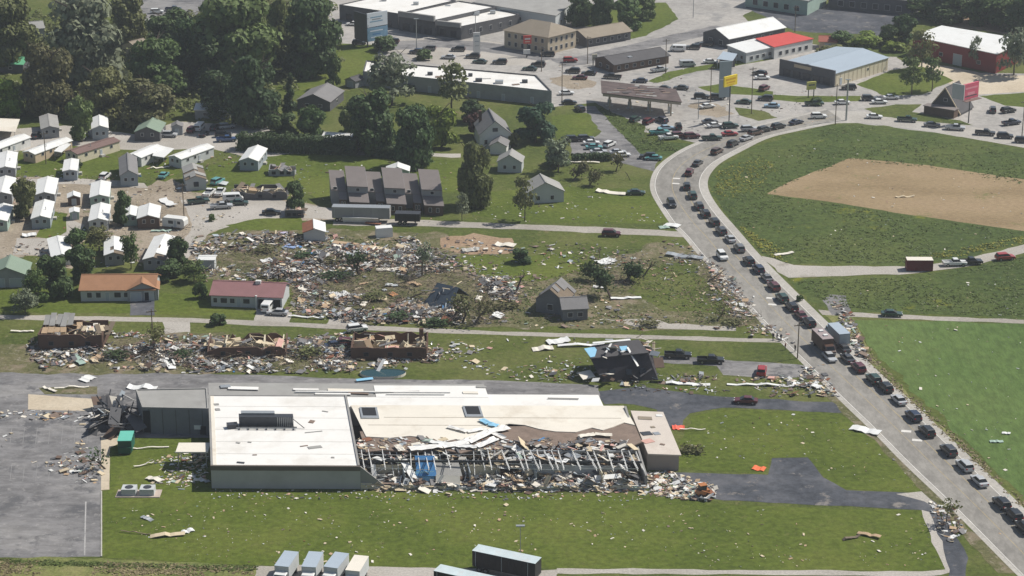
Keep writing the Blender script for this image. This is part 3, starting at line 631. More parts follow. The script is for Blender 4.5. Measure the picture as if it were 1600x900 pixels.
# hip roofed beige building
q = [P(x, y, 5.8) for x, y in ((788,47),(856,58),(900,47),(836,37))]
c = sum(q, Vector())/4; t = thing('hotel', 'two storey beige building with brown hip roof', 'building', (c.x, c.y, 0))
L = [(p.x-c.x, p.y-c.y) for p in q]
MB().prism(L, 0, 5.8).build('wall', W_BEIGE, t)
O = [(p[0]*1.07, p[1]*1.07) for p in L]
r1 = ((O[0][0]+O[3][0])/2*.45, (O[0][1]+O[3][1])/2*.45); r2 = ((O[1][0]+O[2][0])/2*.45, (O[1][1]+O[2][1])/2*.45)
b = MB(); pts = [(*p, 5.75) for p in O]+[(*r1, 9.0), (*r2, 9.0)]
b.add(pts, [(0, 1, 5, 4), (1, 2, 5), (2, 3, 4, 5), (3, 0, 4), (3, 2, 1, 0)]); b.build('roof', R_TAN, t)
for e in (0, 1):
    for f in ((.12, .27, .42, .58, .73, .88) if e == 0 else (.12, .3, .48, .66, .86)):
        for z in (1.6, 4.3): opening(t, L[e], L[e+1], f, z, 1.1, 1.5)
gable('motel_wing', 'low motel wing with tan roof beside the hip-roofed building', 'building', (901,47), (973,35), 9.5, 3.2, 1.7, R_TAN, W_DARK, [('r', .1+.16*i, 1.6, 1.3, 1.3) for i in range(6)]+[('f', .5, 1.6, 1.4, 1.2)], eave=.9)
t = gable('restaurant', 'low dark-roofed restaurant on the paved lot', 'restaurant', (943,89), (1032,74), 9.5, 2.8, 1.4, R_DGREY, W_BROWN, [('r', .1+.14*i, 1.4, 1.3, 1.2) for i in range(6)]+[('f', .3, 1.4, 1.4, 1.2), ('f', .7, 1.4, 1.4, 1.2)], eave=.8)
MB().box((2.6, -3, 3.4), (1.4, 1.4, .8)).build('roof_unit', METAL, t)
# strip building with torn white roof
t = flat('strip_building', 'long flat strip building with stained white roof and dark rear wall', 'building', [(567,111),(862,142),(838,117),(572,94)], 4.6, R_MEMB, W_GREY, par=.4, cap=W_DARK,
         wins=[(0, f, 1.1, 1.1, 2.1, 'door') for f in (.36, .5, .62, .75, .9)]+[(1, .5, 1.8, 3, 2, 'dark')])
for px, py, s in ((672,115,1.6),(709,121,2.2),(748,125,2.0),(780,128,2.4),(820,127,1.7),(735,117,1.3)):
    c = P(px, py, 4.6)-t.location; MB().box((c.x, c.y, 4.6), (s, s*.8, .9)).build('roof_unit', DMETAL if s < 2.3 else METAL, t)
for px, py, s in ((688,120,3.0),(716,124,2.4),(760,122,2.8),(806,132,2.2),(600,104,3.4),(625,102,3.0)):
    c = P(px, py, 4.3)-t.location; MB().box((c.x, c.y, 4.32), (s, s*.5, .1), 0, RD.uniform(-.5, .5), RD.uniform(-.1, .1)).build('torn_membrane', RD.choice([PINK, INSUL, R_GREYM, R_MEMB]), t)
for k in range(5):
    c = P(600+k*6, 100-k, 4.6)-t.location; MB().box((c.x, c.y, 5.0+.25*k), (3.2, .12, 1.4), 0, rad(25*k), rad(20)).build('torn_membrane', R_MEMB, t)
# fuel canopy
t = flat('gas_canopy', 'petrol station canopy with torn dark roof on short columns', 'canopy', [(942,146),(1064,160),(1054,140),(940,127)], 5.4, mat('torn_brown_roofing', (.1, .075, .07), .85, .4, .5, dirt=(.2, .15, .15)), W_BEIGE, par=0)
for o in list(t.children): 
    if o.name.startswith('wall'): bpy.data.objects.remove(o)
L = t['_loc']; L = [(L[2*i], L[2*i+1]) for i in range(4)]
MB().prism(L, 4.6, 5.398).build('fascia', W_BEIGE, t)
for u in (.1, .37, .63, .9):
    for v in (.3, .7):
        p = Vector(L[0]).lerp(Vector(L[1]), u).lerp(Vector(L[3]).lerp(Vector(L[2]), u), v)
        MB().box((p.x, p.y, 2.295), (.4, .4, 4.59)).build('column', W_BEIGE, t)
    p = Vector(L[0]).lerp(Vector(L[1]), u).lerp(Vector(L[3]).lerp(Vector(L[2]), u), .5)
    MB().box((p.x, p.y, 1.0), (1.1, .7, 1.9)).box((p.x, p.y, .08), (2.2, 1.2, .16)).build('fuel_pump', W_PALE, t)
for k in range(26):
    p = Vector(L[0]).lerp(Vector(L[1]), RD.uniform(.05, .95)).lerp(Vector(L[3]).lerp(Vector(L[2]), RD.random()), RD.uniform(.1, .9))
    MB().box((p.x, p.y, 5.67), (RD.uniform(1, 4), RD.uniform(.3, 1.2), .1), 0, RD.uniform(-.4, .4), RD.uniform(-.15, .15)).build('torn_roofing', RD.choice([R_DGREY, INSUL, R_BROWN, R_GREYM]), t)
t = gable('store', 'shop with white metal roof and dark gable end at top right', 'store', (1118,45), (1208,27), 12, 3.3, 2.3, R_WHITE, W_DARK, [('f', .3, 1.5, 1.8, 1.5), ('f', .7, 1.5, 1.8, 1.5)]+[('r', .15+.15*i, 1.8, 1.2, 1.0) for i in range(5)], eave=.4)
t = flat('store', 'low shop with half white, half red metal roof', 'store', [(1137,71),(1166,83),(1211,73),(1181,61)], 3.4, R_WHITE, W_PALE, par=0, wins=row(1, 4, 1.5, 1.4, 1.2)+row(0, 3, 1.5, 1.4, 1.2))
flat('', '', '', [(1182,61),(1210,74),(1270,61),(1232,51)], 3.9, R_RED, W_WHITE, par=0, into=t, wins=row(1, 5, 1.6, 1.4, 1.4))
gable('shed', 'small shed with faded red roof behind the metal building', 'shed', (1279,56), (1309,57), 6, 2.5, 1.2, mat('faded_red_roof', (.32, .1, .07), .7, .15, .5), W_TAN, [('r', .5, 0, 2, 2, 'garage')])
t = gable('metal_building', 'cream metal building with blue steel roof and dark brick front', 'building', (1262,101), (1348,76), 20, 4.0, 1.2, R_STEEL, W_CREAM, [('r', .12, 0, 1.2, 2.2, 'door'), ('r', .62, 2.4, .9, .8)], eave=.25)
for k in range(13): MB().box((10.03, -t['_L']/2+1.2+(t['_L']-2.4)*k/12, 2.0), (.05, .12, 3.9)).build('wall_rib', W_TAN, t)
L_ = t['_L']
b = MB().box((0, -L_/2-.1, 2.6), (21, .5, 5.2)); b.build('facade', W_DARK, t)
for k in range(5):
    opening(t, (-10, -L_/2-.36), (10, -L_/2-.36), .12+.19*k, 1.5, 2.8, 2.2, DMETAL, GLASS, 'shop_window')
MB().box((-1.5, -L_/2-.42, 4.2), (6.5, .15, 1.0)).build('fascia_sign', W_TAN, t)
t = flat('red_barn', 'red metal barn with broad white roof', 'barn', [(1427,57),(1557,85),(1603,63),(1472,41)], 6.2, R_WHITE, W_RED, par=0, wins=[(0, .55, 0, 3.4, 3.6, 'door'), (0, .2, 2.5, 1.5, 1.2, 'window'), (0, .35, 2.5, 1.5, 1.2, 'window'), (0, .8, 2.5, 1.5, 1.2, 'window'), (1, .5, 2.5, 1.5, 1.2, 'window')])
t = gable('a_frame', 'dark A-frame building with steep roof beside the pink billboard', 'building', (1477,138), (1499,127), 10, .6, 7.0, R_DGREY, W_DARK, [('f', .36, 1.4, 1.3, 1.6), ('f', .64, 1.4, 1.3, 1.6), ('f', .5, 4.0, 1.2, 1.0)], eave=.1, over=.8)
L_ = t['_L']
for s in (-1, 1): MB().hexa([(0, -L_/2-.1, 7.5), (0, -L_/2+.1, 7.5), (s*5.1, -L_/2+.1, .45), (s*5.1, -L_/2-.1, .45), (0, -L_/2-.1, 8.0), (0, -L_/2+.1, 8.0), (s*5.4, -L_/2+.1, .5), (s*5.4, -L_/2-.1, .5)]).build('barge_board', LUMBER, t)
MB().box((0, -L_/2-2.0, 1.2), (9.4, 2.9, 2.4)).build('porch', W_BROWN, t); MB().box((0, -L_/2-2.1, 2.5), (9.8, 3.3, .2)).build('porch_roof', R_TAUPE, t)
flat('warehouse', 'dark green warehouse cut off by the top edge, left of the dark lot', 'warehouse', [(1165,-12),(1262,2),(1292,-14),(1190,-24)], 5.0, R_GREYM, W_MINT, par=0, wins=row(0, 5, 2, 2, 2))
flat('warehouse', 'dark long warehouse with pale end wall at the top edge, right of centre', 'warehouse', [(1295,-10),(1425,2),(1452,-12),(1320,-22)], 5.0, R_GREYM, W_DARK, par=0, wins=row(0, 6, 2, 2, 2))

# ---------------------------------------------------------------- the large wrecked building in the foreground
A = P(331, 763); B = P(1012, 766); U = (B-A); U.z = 0; BL = U.length; U.normalize(); V = Vector((-U.y, U.x, 0))
BANG = math.atan2(U.y, U.x)
_d = P(327, 615, 4.5)-P(331, 727, 4.5); SHR = _d.dot(U)/_d.dot(V)      # the side walls do not stand square to the front
big = thing('wrecked_building', 'large flat-roofed building with white roof, its front half torn open to the joists', 'building', A, BANG)
def bl(px, py, z): # photo pixel at height z -> local coordinates of the building
    p = P(px, py, z)-A; v = p.dot(V); return (p.dot(U)-SHR*v, v)
def bpoly(name, pts, z0, z1, m, px=True, zp=None):
    L = [bl(x, y, zp if zp is not None else z1) for x, y in pts] if px else pts
    return MB().prism(L, z0, z1).build(name, m, big)
ZM = 4.5
# white block at the left: walls with coping, roof
x1 = bl(563, 731, ZM)[0]; y1 = bl(430, 617, ZM)[1]
def wallbox(name, xa, xb, ya, yb, z0, z1, m): return MB().box(((xa+xb)/2, (ya+yb)/2, (z0+z1)/2), (abs(xb-xa), abs(yb-ya), z1-z0)).build(name, m, big)
wallbox('front_wall', 0, x1, 0, .4, 0, ZM-.9, mat('pale_grey_block', (.43, .425, .41), .85, .1, .2, dirt=(.33, .32, .3)))
wallbox('fascia', -.05, x1+.05, -.06, .42, ZM-.897, ZM, mat('brown_fascia', (.13, .11, .095), .8, .15, .3))
wallbox('side_wall', 0, .4, .403, y1, 0, ZM, W_BLOCK); wallbox('side_wall', x1-.4, x1, .423, y1, 0, ZM+.1, W_BLOCK); wallbox('rear_wall', .403, x1-.403, y1-.4, y1, 0, ZM, W_BLOCK)
wallbox('roof', .403, x1-.403, .423, y1-.403, ZM-.35, ZM-.12, R_MEMB)
for k in range(1, 6): wallbox('membrane_seam', .6, x1-.6, y1*k/6, y1*k/6+.12, ZM-.1185, ZM-.09, mat('membrane_seam', (.62, .6, .56), .7, .1, .4))
wallbox('coping', .41, 1.1, .5, y1-.5, ZM-.118, ZM-.06, R_CREAM)
# mechanical plant on the white roof
u0, v0 = bl(374, 668, ZM); u1, _ = bl(459, 668, ZM)
pl = MB().box(((u0+u1)/2, v0+1.3, ZM+1.0), (u1-u0, 1.6, 1.9)).build('plant_screen', DMETAL, big)
MB().box(((u0+u1)/2-1.5, v0+2.3, ZM+2.1), ((u1-u0)*.62, 1.2, .3)).build('plant_cover', METAL, big)
for k in range(9): MB().box((u1-3.0+.36*k, v0+.45, ZM+1.0), (.1, .12, 1.8)).build('louvre', METAL, big)
for k in range(2): MB().box(((u0+u1)/2, v0-.3-.5*k, ZM+.25), (u1-u0+1.2, .14, .14)).build('pipe_rail', METAL if k else DMETAL, big)
for k in range(7): MB().box((u0+(u1-u0)*k/6, v0-.3, ZM+.05), (.14, 1.4, .3)).build('pipe_support', DMETAL, big)
MB().box((u0-1.3, v0+.2, ZM+.35), (2.0, 1.3, .8), 0, .2).build('fallen_panel', DMETAL, big); MB().tube((u1, v0+.8, ZM+1.4), (u1+2.0, v0-.2, ZM), .08, .08).build('brace', DMETAL, big)
for px, py, w_, d_, m in ((487,659,1.0,1.3,INSUL),(490,675,3.4,.25,R_GREYM),(492,699,2.6,1.0,R_GREYM),(372,692,.8,.5,R_GREYM),(390,691,.7,.4,R_GREYM),(398,711,.8,.3,INSUL),(376,723,1.4,.6,DMETAL),(508,643,1.2,.3,R_GREYM),(520,715,.6,.5,R_GREYM),(475,697,1.5,.3,INSUL),(340,640,.9,1.0,W_BLOCK),(338,632,1.0,.8,R_GREYM)):
    u, v = bl(px, py, ZM-.1); MB().box((u, v, ZM-.07), (w_, d_, .1), 0, RD.uniform(-.4, .4)).build('roof_scrap', m, big)
# rear roofs, lower
ZR = 4.2
rp = [(326,606),(328,597),(560,594),(755,597),(775,610),(935,614),(942,634),(548,636),(430,636),(330,636)]
yl = y1+.02
R1 = [bl(330,598,ZR), bl(756,597,ZR), bl(776,611,ZR), bl(935,614,ZR)]
xr = R1[3][0]; yb = R1[0][1]
wallbox('rear_block', .1, R1[1][0], y1+.02, R1[1][1], 0, ZR-.55, W_BLOCK)
wallbox('rear_roof', .1, R1[1][0], y1+.02, R1[1][1], ZR-.547, ZR-.4, R_GREYM)
ym = bl(700,633,ZM)[1]
wallbox('rear_block', R1[1][0]+.01, xr, ym, R1[3][1], 0, ZR-.55, W_BLOCK)
wallbox('rear_roof', R1[1][0]+.01, xr, ym, R1[3][1], ZR-.547, ZR-.4, R_MEMB)
wallbox('rear_roof', bl(585,606,ZR)[0], R1[1][0]-.01, y1+.6, R1[1][1]-1.2, ZR-.398, ZR-.3, R_MEMB)
for xa, xb, ya, yb_ in ((.2, bl(520,600,ZR)[0], y1+.3, y1+.7), (bl(460,600,ZR)[0], bl(700,600,ZR)[0], y1+2.6, y1+3.0), (bl(600,600,ZR)[0], bl(690,600,ZR)[0], y1+1.5, y1+1.8)):
    wallbox('coping', xa, xb, ya, yb_, ZR-.39, ZR-.05, R_MEMB)
for px, py, w_, d_, m in ((380,605,6,1.6,R_MEMB),(352,602,2,1.5,METAL),(478,607,5,.8,R_MEMB),(540,608,7,1.2,R_CREAM),(560,613,4,.6,INSUL),(620,611,9,.5,R_GREYM),(735,612,3,1,R_CREAM),(752,603,2,.8,R_GREYM),(520,614,7,.7,R_MEMB),(430,618,9,.8,R_MEMB),(880,621,6,.3,R_GREYM)):
    u, v = bl(px, py, ZR); MB().box((u, v, ZR-.2), (w_, d_, .12), 0, RD.uniform(-.12, .12), RD.uniform(-.05, .05)).build('roof_scrap', m, big)
# middle section: what is left of the deck, torn along its front
ZD = 4.3
deck = [(548,633),(975,634),(992,664),(975,660),(958,667),(942,672),(925,668),(900,675),(868,674),(842,670),(820,664),(795,662),(772,668),(752,680),(735,690),(712,686),(690,691),(668,684),(640,681),(610,684),(572,682)]
bpoly('roof_deck', deck, ZD-.14, ZD, R_CREAM)
bpoly('roof_insulation', [(562,674),(990,660),(1003,690),(985,698),(960,690),(930,697),(900,690),(862,698),(820,694),(790,702),(755,700),(720,708),(690,702),(640,706),(600,703),(572,706)], ZD-.36, ZD-.143, INSUL, zp=ZD-.15)
xe = bl(1000, 705, ZD)[0]; xs = x1+.05
yj = bl(800, 700, ZD)[1]; yfront = .15
# deck seams and hatches
for px0, px1, py in ((600, 970, 652), (575, 760, 664)):
    u0_, v_ = bl(px0, py, ZD); u1_, _ = bl(px1, py, ZD); MB().box(((u0_+u1_)/2, v_, ZD+.012), (u1_-u0_, .14, .02)).build('deck_seam', R_TAN, big)
for px, py, fr in ((577, 646, 1), (739, 644, 1)):
    u, v = bl(px, py, ZD); h_ = MB().box((u, v, ZD+.12), (3.4, 5.2, .22)).build('roof_hatch', METAL, big); MB().box((u, v+.4, ZD+.14), (2.6, 3.8, .24)).build('hatch_opening', DOORD, h_)
# right parapet wall running back
xw = bl(1008, 745, 3.0)[0]
p0 = bl(1010, 743, 2.4); p1 = bl(977, 635, 4.6)
MB().hexa([(p0[0]-.2, p0[1], 0), (p0[0]+.2, p0[1], 0), (p1[0]+.2, p1[1], 0), (p1[0]-.2, p1[1], 0), (p0[0]-.2, p0[1], 2.4), (p0[0]+.2, p0[1], 2.4), (p1[0]+.2, p1[1], 4.7), (p1[0]-.2, p1[1], 4.7)]).build('parapet_wall', W_BLOCK, big)
# rear wall of the torn hall, floor, girders, joists, purlins
wallbox('rear_roof', x1+.02, R1[1][0]-.02, bl(700,634,ZD)[1]-.3, y1, 0, ZD-.2, R_MEMB)
wallbox('floor_slab', x1-.3, p0[0]-.22, .1, bl(700,634,ZD)[1]-.32, .05, .2, mat('debris_covered_floor', (.07, .066, .062), .9, .5, .35))
wallbox('inner_wall', xs+.1, xe-1, yj+4.0, yj+4.3, .2, ZD-.4, W_DARK)
wallbox('girder', xs+.1, p0[0]-.25, yj-.35, yj-.05, ZD-.75, ZD-.365, METAL)
wallbox('girder', xs+.1, p0[0]-.25, yj*.5-.2, yj*.5, ZD-.9, ZD-.5, DMETAL)
for k in range(4): wallbox('partition', xs+8+12*k, xs+8.15+12*k, 1.2, yj+3, .2, 2.8, RD.choice([W_WHITE, W_CREAM, W_BLUE]))
wallbox('partition', xs+3, xs+26, yj*.55, yj*.55+.15, .2, 2.6, W_CREAM); wallbox('partition', xs+30, p0[0]-3, yj*.5+.5, yj*.5+.65, .2, 2.6, W_PALE)
JN = 40
jm = mat('pale_steel_joist', (.62, .62, .6), .6, .12, 1.0)
for k in range(JN):
    x = xs+.8+(p0[0]-1.4-xs)*k/(JN-1)
    if RD.random() < .2: continue
    y_0 = .3+RD.uniform(0, .5); z_0 = ZD-.75
    if RD.random() < .4: y_0 = RD.uniform(1.2, yj*.5); z_0 = RD.uniform(.6, 2.6)
    sk = RD.uniform(-.6, .6); b = MB(); m0 = (x+sk, y_0, z_0); m1 = (x, yj-.4, ZD-.55)
    for dz in (0, .4): b.tube((m0[0], m0[1], m0[2]+dz), (m1[0], m1[1], m1[2]+dz-.02), .08, .08, 4)
    for q in range(6):
        f0, f1 = q/6, (q+1)/6; lo = Vector(m0).lerp(Vector(m1), f0 if q % 2 else f1); hi = Vector(m0).lerp(Vector(m1), f1 if q % 2 else f0)+Vector((0, 0, .4)); b.tube(lo, hi, .03, .03, 3)
    b.build('roof_joist', jm, big)
for k in range(5):
    y_ = .6+(yj-1.2)*k/4
    for s in range(4):
        if RD.random() < .25: continue
        xa = xs+(p0[0]-xs)*s/4+RD.uniform(.5, 2); xb = xs+(p0[0]-xs)*(s+1)/4-RD.uniform(.2, 2)
        MB().tube((xa, y_, ZD-.3+RD.uniform(-.1, .1)), (xb, y_+RD.uniform(-.3, .3), ZD-.3+RD.uniform(-.4, .1)), .05, .05, 4).build('purlin', METAL, big)
# low stump of the front wall, uneven
x = xs
while x < p0[0]-.6:
    wd = RD.uniform(1.2, 4.5); hh = RD.choice([.3, .4, .5, .7, .9]) if x > xs+2 else 1.2
    wd = min(wd, p0[0]-.3-x); wallbox('front_wall_stump', x, x+wd-.01, -.1, .28, 0, hh, RD.choice([W_CREAM, R_CREAM, W_PALE, W_CREAM])); x += wd
MB().add([(x1, -.02, 0), (x1+5.2, -.02, 0), (x1, -.02, ZM), (x1, .38, 0), (x1+5.2, .38, 0), (x1, .38, ZM)], [(0, 1, 2), (5, 4, 3), (0, 3, 4, 1), (1, 4, 5, 2)]).build('broken_wall', W_BLOCK, big)
# coloured panels hanging in the opening, folded membrane
def panel(px, py, z, w_, l_, tilt, m, rz=0.0, name='hanging_panel', th=.08):
    u, v = bl(px, py, z); return MB().box((u, v, z), (w_, l_, th), 0, rz, tilt).build(name, m, big)
panel(665, 728, 3.0, 3.6, 4.2, rad(38), TARPB); panel(664, 744, 1.6, 3.4, 1.8, rad(60), SKYB, .05); panel(700, 752, 1.2, 4.4, 2.2, rad(52), R_CREAM, -.1); panel(699, 733, 2.4, 4.8, 3.6, rad(25), R_GREYM, .1)
panel(640, 735, 2.4, 1.5, 5.0, rad(30), R_WHITE, .45); panel(584, 735, 2.2, .9, 2.2, rad(55), R_WHITE, .1); panel(950, 745, 1.6, 5, 1.0, rad(30), R_WHITE, .2); panel(920, 752, 1.2, 4, 1.2, rad(15), W_PALE, .1)
def drape(name, pts, wid, m, z0):      # crumpled membrane strip along photo pixels
    c = [Vector((*bl(x, y, z0), z0)) for x, y in pts]; b = MB(); n = len(c); fine = []
    for a_, b_ in zip(c, c[1:]):
        for k in range(6): fine.append(a_.lerp(b_, k/6))
    for a_, b_ in zip(fine, fine[1:]):
        d_ = (b_-a_).normalized(); s_ = Vector((-d_.y, d_.x, 0))
        for j in range(4):
            f = [(a_, j), (b_, j), (b_, j+1), (a_, j+1)]
            b.add([tuple(p+s_*wid*(q/4-.5)+Vector((0, 0, .25+.4*abs(noise.noise(Vector((p.x*1.3, p.y*1.3+q*3, 1)))))) ) for p, q in f], [(0, 1, 2, 3)])
    return b.build(name, m, big)
drape('folded_membrane', [(640,703),(690,699),(730,692),(765,676),(800,668)], 2.0, R_MEMB, ZD); drape('folded_membrane', [(672,692),(712,698),(745,700),(782,684)], 1.4, R_WHITE, ZD)
drape('folded_membrane', [(700,668),(730,676),(755,672),(795,690)], 1.2, R_MEMB, ZD); drape('folded_membrane', [(855,716),(880,725),(888,718)], .9, R_WHITE, 3.6); drape('folded_membrane', [(825,718),(850,714),(872,712)], 1.0, W_PALE, 3.6)
drape('folded_membrane', [(905,684),(930,680),(962,682)], 1.4, R_CREAM, ZD); drape('folded_membrane', [(620,697),(630,708)], 1.4, R_CREAM, ZD)
drape('blue_sheet', [(752,657),(765,664),(780,668)], 1.6, SKYB, ZD)
# loose timber and fixtures inside the opening: far too many to count
PAL = [W_WHITE, R_CREAM, LUMBER, PLY, METAL, W_DARK, INSUL, R_GREY, PINK, TARPB, W_BROWN, R_WHITE, mat('sage_scrap', (.3, .38, .32), .8, .2, .8), RUST, W_BLUE]
def scrap(b, c, rng, smin, smax, weights, flat_=.5, zmax=.4):
    l = rng.uniform(smin, smax)*(1 if rng.random() < .8 else 1.8); t_ = rng.random()
    w_ = l*rng.uniform(.08, .25) if t_ < .55 else l*rng.uniform(.4, .9)
    th = rng.uniform(.04, .12); mi = rng.choices(range(len(PAL)), weights)[0]
    rx, ry = rng.gauss(0, flat_*.35), rng.gauss(0, flat_*.35)
    z = max(c[2], 0)+th/2+.5*(abs(math.sin(ry))*l+abs(math.sin(rx))*w_)
    b.box((c[0], c[1], z), (l, w_, th), mi, rng.uniform(0, math.pi), rx, ry)
WT_MIX = [3, 2.5, 4, 2, 3, 6, 4.5, 6, 1.2, .12, 5, 1.6, 1, 1.0, 1.2]
WT_PALE = [4, 5, 5, 2.5, 3, 2, 2, 3, 1, .1, 2, 2.5, 1, .4, 1]
b = MB(); rng = random.Random(3)
for k in range(1500):
    x = rng.uniform(xs+.6, p0[0]-.8); y = rng.uniform(.5, yj+1.5)
    z = .2+max(0, rng.gauss(.3, .6))*(1.4 if y > yj*.5 else .8)
    if y > yj*.55 and rng.random() < .55: z = rng.uniform(2.6, 3.5)
    scrap(b, (x, y, z), rng, .4, 1.6, WT_PALE if rng.random() < .65 else WT_MIX, .8)
for k in range(420):
    x = rng.uniform(xs+.6, p0[0]-.8); y = rng.uniform(yj-.5, yj+4.5); scrap(b, (x, y, ZD-.14), rng, .25, 1.2, WT_PALE if y < yj+2 else WT_MIX, .3)
for k in range(620):
    x = rng.uniform(xs+1, p0[0]-.4); y = rng.gauss(.6, .7); scrap(b, (x, y, rng.uniform(.05, .9) if y > -.1 else 0), rng, .4, 1.7, WT_PALE, .35)
o = b.build('loose_debris', PAL, big); o['kind'] = 'stuff'
# right annex
flat('', '', '', [(1011,708),(1060,710),(1033,645),(984,643)], 3.3, R_CREAM, W_BLOCK, into=None) if False else None
an = [(1012,708),(1061,710),(1034,645),(986,643)]
q = [bl(x, y, 3.4) for x, y in an]
MB().prism(q, 0, 3.2).build('annex_wall', mat('annex_wall', (.3, .265, .235), .85, .1, .4), big)
MB().prism([(x*1.0+(.35 if i in (1, 2) else -.02), y+(-.35 if i < 2 else .35)) for i, (x, y) in enumerate(q)], 3.203, 3.45).build('annex_roof', mat('annex_roof', (.56, .5, .44), .8, .1, .2, dirt=(.38, .31, .25)), big)
for px, py, w_, d_, m in ((1010,678,2.0,1.6,DMETAL),(1026,678,1.2,1.2,METAL),(1012,690,2.2,1.6,PINK),(1008,654,2.6,1.4,R_TAN),(1030,650,1.2,1.0,R_WHITE),(1020,668,.8,.7,R_TAN),(1035,695,.9,.6,INSUL)):
    u, v = bl(px, py, 3.4); MB().box((u, v, 3.5), (w_, d_, .1), 0, RD.uniform(-.5, .5)).build('roof_scrap', m, big)
for o in big.children_recursive:
    for v in o.data.vertices: v.co.x += SHR*v.co.y
# left annex (grey) with a collapsed end
ann = flat('grey_annex', 'grey flat-roofed annex with collapsed left end beside the white-roofed block', 'building', [(222,636),(326,638),(324,606),(212,608)], 5.6, R_GREYM, mat('slate_cladding', (.17, .18, .2), .7, .12, .3, dirt=(.12, .125, .14)), par=.2, cap=R_GREYM)
L = ann['_loc']; L = [(L[2*i], L[2*i+1]) for i in range(4)]
opening(ann, L[0], L[1], .06, 2.6, 1.4, 4.6, DMETAL, DOORD, 'torn_opening'); opening(ann, L[0], L[1], .82, 1.6, 1.4, .9, FRAME, R_WHITE, 'sign'); opening(ann, L[0], L[1], .9, 1.0, 1.2, 1.8, DMETAL, DOORD, 'doorway')
for k in range(5): MB().box((L[0][0]+(L[1][0]-L[0][0])*(.1+.2*k), L[0][1]+(L[1][1]-L[0][1])*(.1+.2*k)-.06, 2.6), (.12, .04, 5.2)).build('pilaster', W_DARK, ann)
# porch canopy against the white block
cp = P(302, 699, 3.4); MBc = thing('porch_canopy', 'pale canopy slab on posts by the left wall of the white block', 'canopy', (cp.x, cp.y, 0))
MB().box((0, 0, 3.3), (6.0, 4.2, .25)).build('slab', R_CREAM, MBc)
for sx in (-2.6, 2.6):
    for sy in (-1.8, 1.8): MB().tube((sx, sy, 0), (sx, sy, 3.17), .1, .1, 8).build('post', METAL, MBc)
# crushed steel skeleton at the left end of the annex
c = P(180, 675); t = thing('collapsed_frame', 'collapsed dark steel frame and cladding at the left end of the grey annex', 'wreckage', (c.x, c.y, 0))
for k in range(46):
    x, y = RD.uniform(-4.5, 4.5), RD.uniform(-2, 13); l = RD.uniform(2, 6); z = RD.uniform(.2, 3.2)*(1 if x > -1 else .6)
    MB().box((x, y, z), (l, RD.uniform(.6, 2.4), .12), 0, RD.uniform(0, 3.1), RD.uniform(-.7, .7), RD.uniform(-.6, .6)).build('cladding_sheet', RD.choice([W_DARK, R_DGREY, W_DARK, R_DGREY, W_DARK, DMETAL, W_BLUE, W_BROWN, W_BLOCK, R_CREAM]), t)
for k in range(14):
    x, y = RD.uniform(-4, 4), RD.uniform(0, 12); MB().tube((x, y, 0), (x+RD.uniform(-3, 3), y+RD.uniform(-3, 3), RD.uniform(2, 5)), .12, .12, 5).build('bent_column', DMETAL, t)
# compactor, condenser units, kerb, parking lines
c = P(195, 711); t = thing('compactor', 'green waste compactor with mint top beside the lot', 'dumpster', (c.x, c.y, 0), rad(2))
gd = mat('dark_green_steel', (.02, .085, .055), .5, .15, .6); gt = mat('mint_green_steel', (.13, .46, .36), .5, .08, .6)
MB().box((0, 2.6, 1.5), (2.5, 4.6, 2.4)).build('body', gd, t); MB().box((0, 2.6, 2.76), (2.6, 4.7, .12)).build('lid', gt, t)
MB().box((0, .2, .9), (2.3, .5, 1.2)).build('ram_housing', gd, t)
for k in (-1, 1):
    for j in range(3): MB().box((k*1.3, 1.2+j*1.5, 1.5), (.12, .16, 2.3)).build('rib', gt, t)
    MB().box((k*.9, 2.6, .15), (.2, 4.6, .3)).build('skid', RUST, t)
c = P(217, 772); t = thing('condenser_pad', 'concrete pad with two condenser units on the lawn', 'condenser', (c.x, c.y, 0))
MB().box((0, 0, .08), (8.0, 3.2, .16)).build('pad', mat('pinkish_concrete', (.42, .35, .3), .85, .1, .5), t)
for s in (-1.7, 1.6):
    u_ = MB().box((s, .1, .75), (2.6, 2.2, 1.2)).build('unit', W_PALE, t); MB().tube((s, .1, 1.34), (s, .1, 1.42), .75, .75, 14).build('fan_grille', DMETAL, u_)
kb = MB(); a_, b_ = P(158.5, 768), P(158.5, 870); d_ = (b_-a_); n_ = 9
for k in range(n_):
    p_ = a_.lerp(b_, (k+.5)/n_); kk = MB().box((0, 0, .07), (.25, d_.length/n_-.04, .14)).build('kerb_stone', CONCR, None, p_); kk.rotation_euler.z = math.atan2(d_.y, d_.x)-math.pi/2; kk['kind'] = 'structure'
lot = bpy.data.objects['parking_lot']
for (xa, ya), (xb, yb_) in (((133,784),(131,868)),):
    a_, b_ = P(xa, ya), P(xb, yb_); MB().quad(*[(p.x, p.y, .03) for p in (a_, a_+Vector((.25, 0, 0)), b_+Vector((.25, 0, 0)), b_)]).build('parking_line', mat('worn_line', (.36, .35, .34), .8, .3, .6, dirt=(.2, .2, .2), dirt_amt=.8), lot)
for k in range(7):
    for rowy in (668, 726):
        a_, b_ = P(18+k*20, rowy), P(15+k*20, rowy+26); MB().quad(*[(p.x, p.y, .031) for p in (a_, a_+Vector((.12, 0, 0)), b_+Vector((.12, 0, 0)), b_)]).build('parking_line', mat('faded_line', (.23, .225, .22), .8, .25, .8), lot)

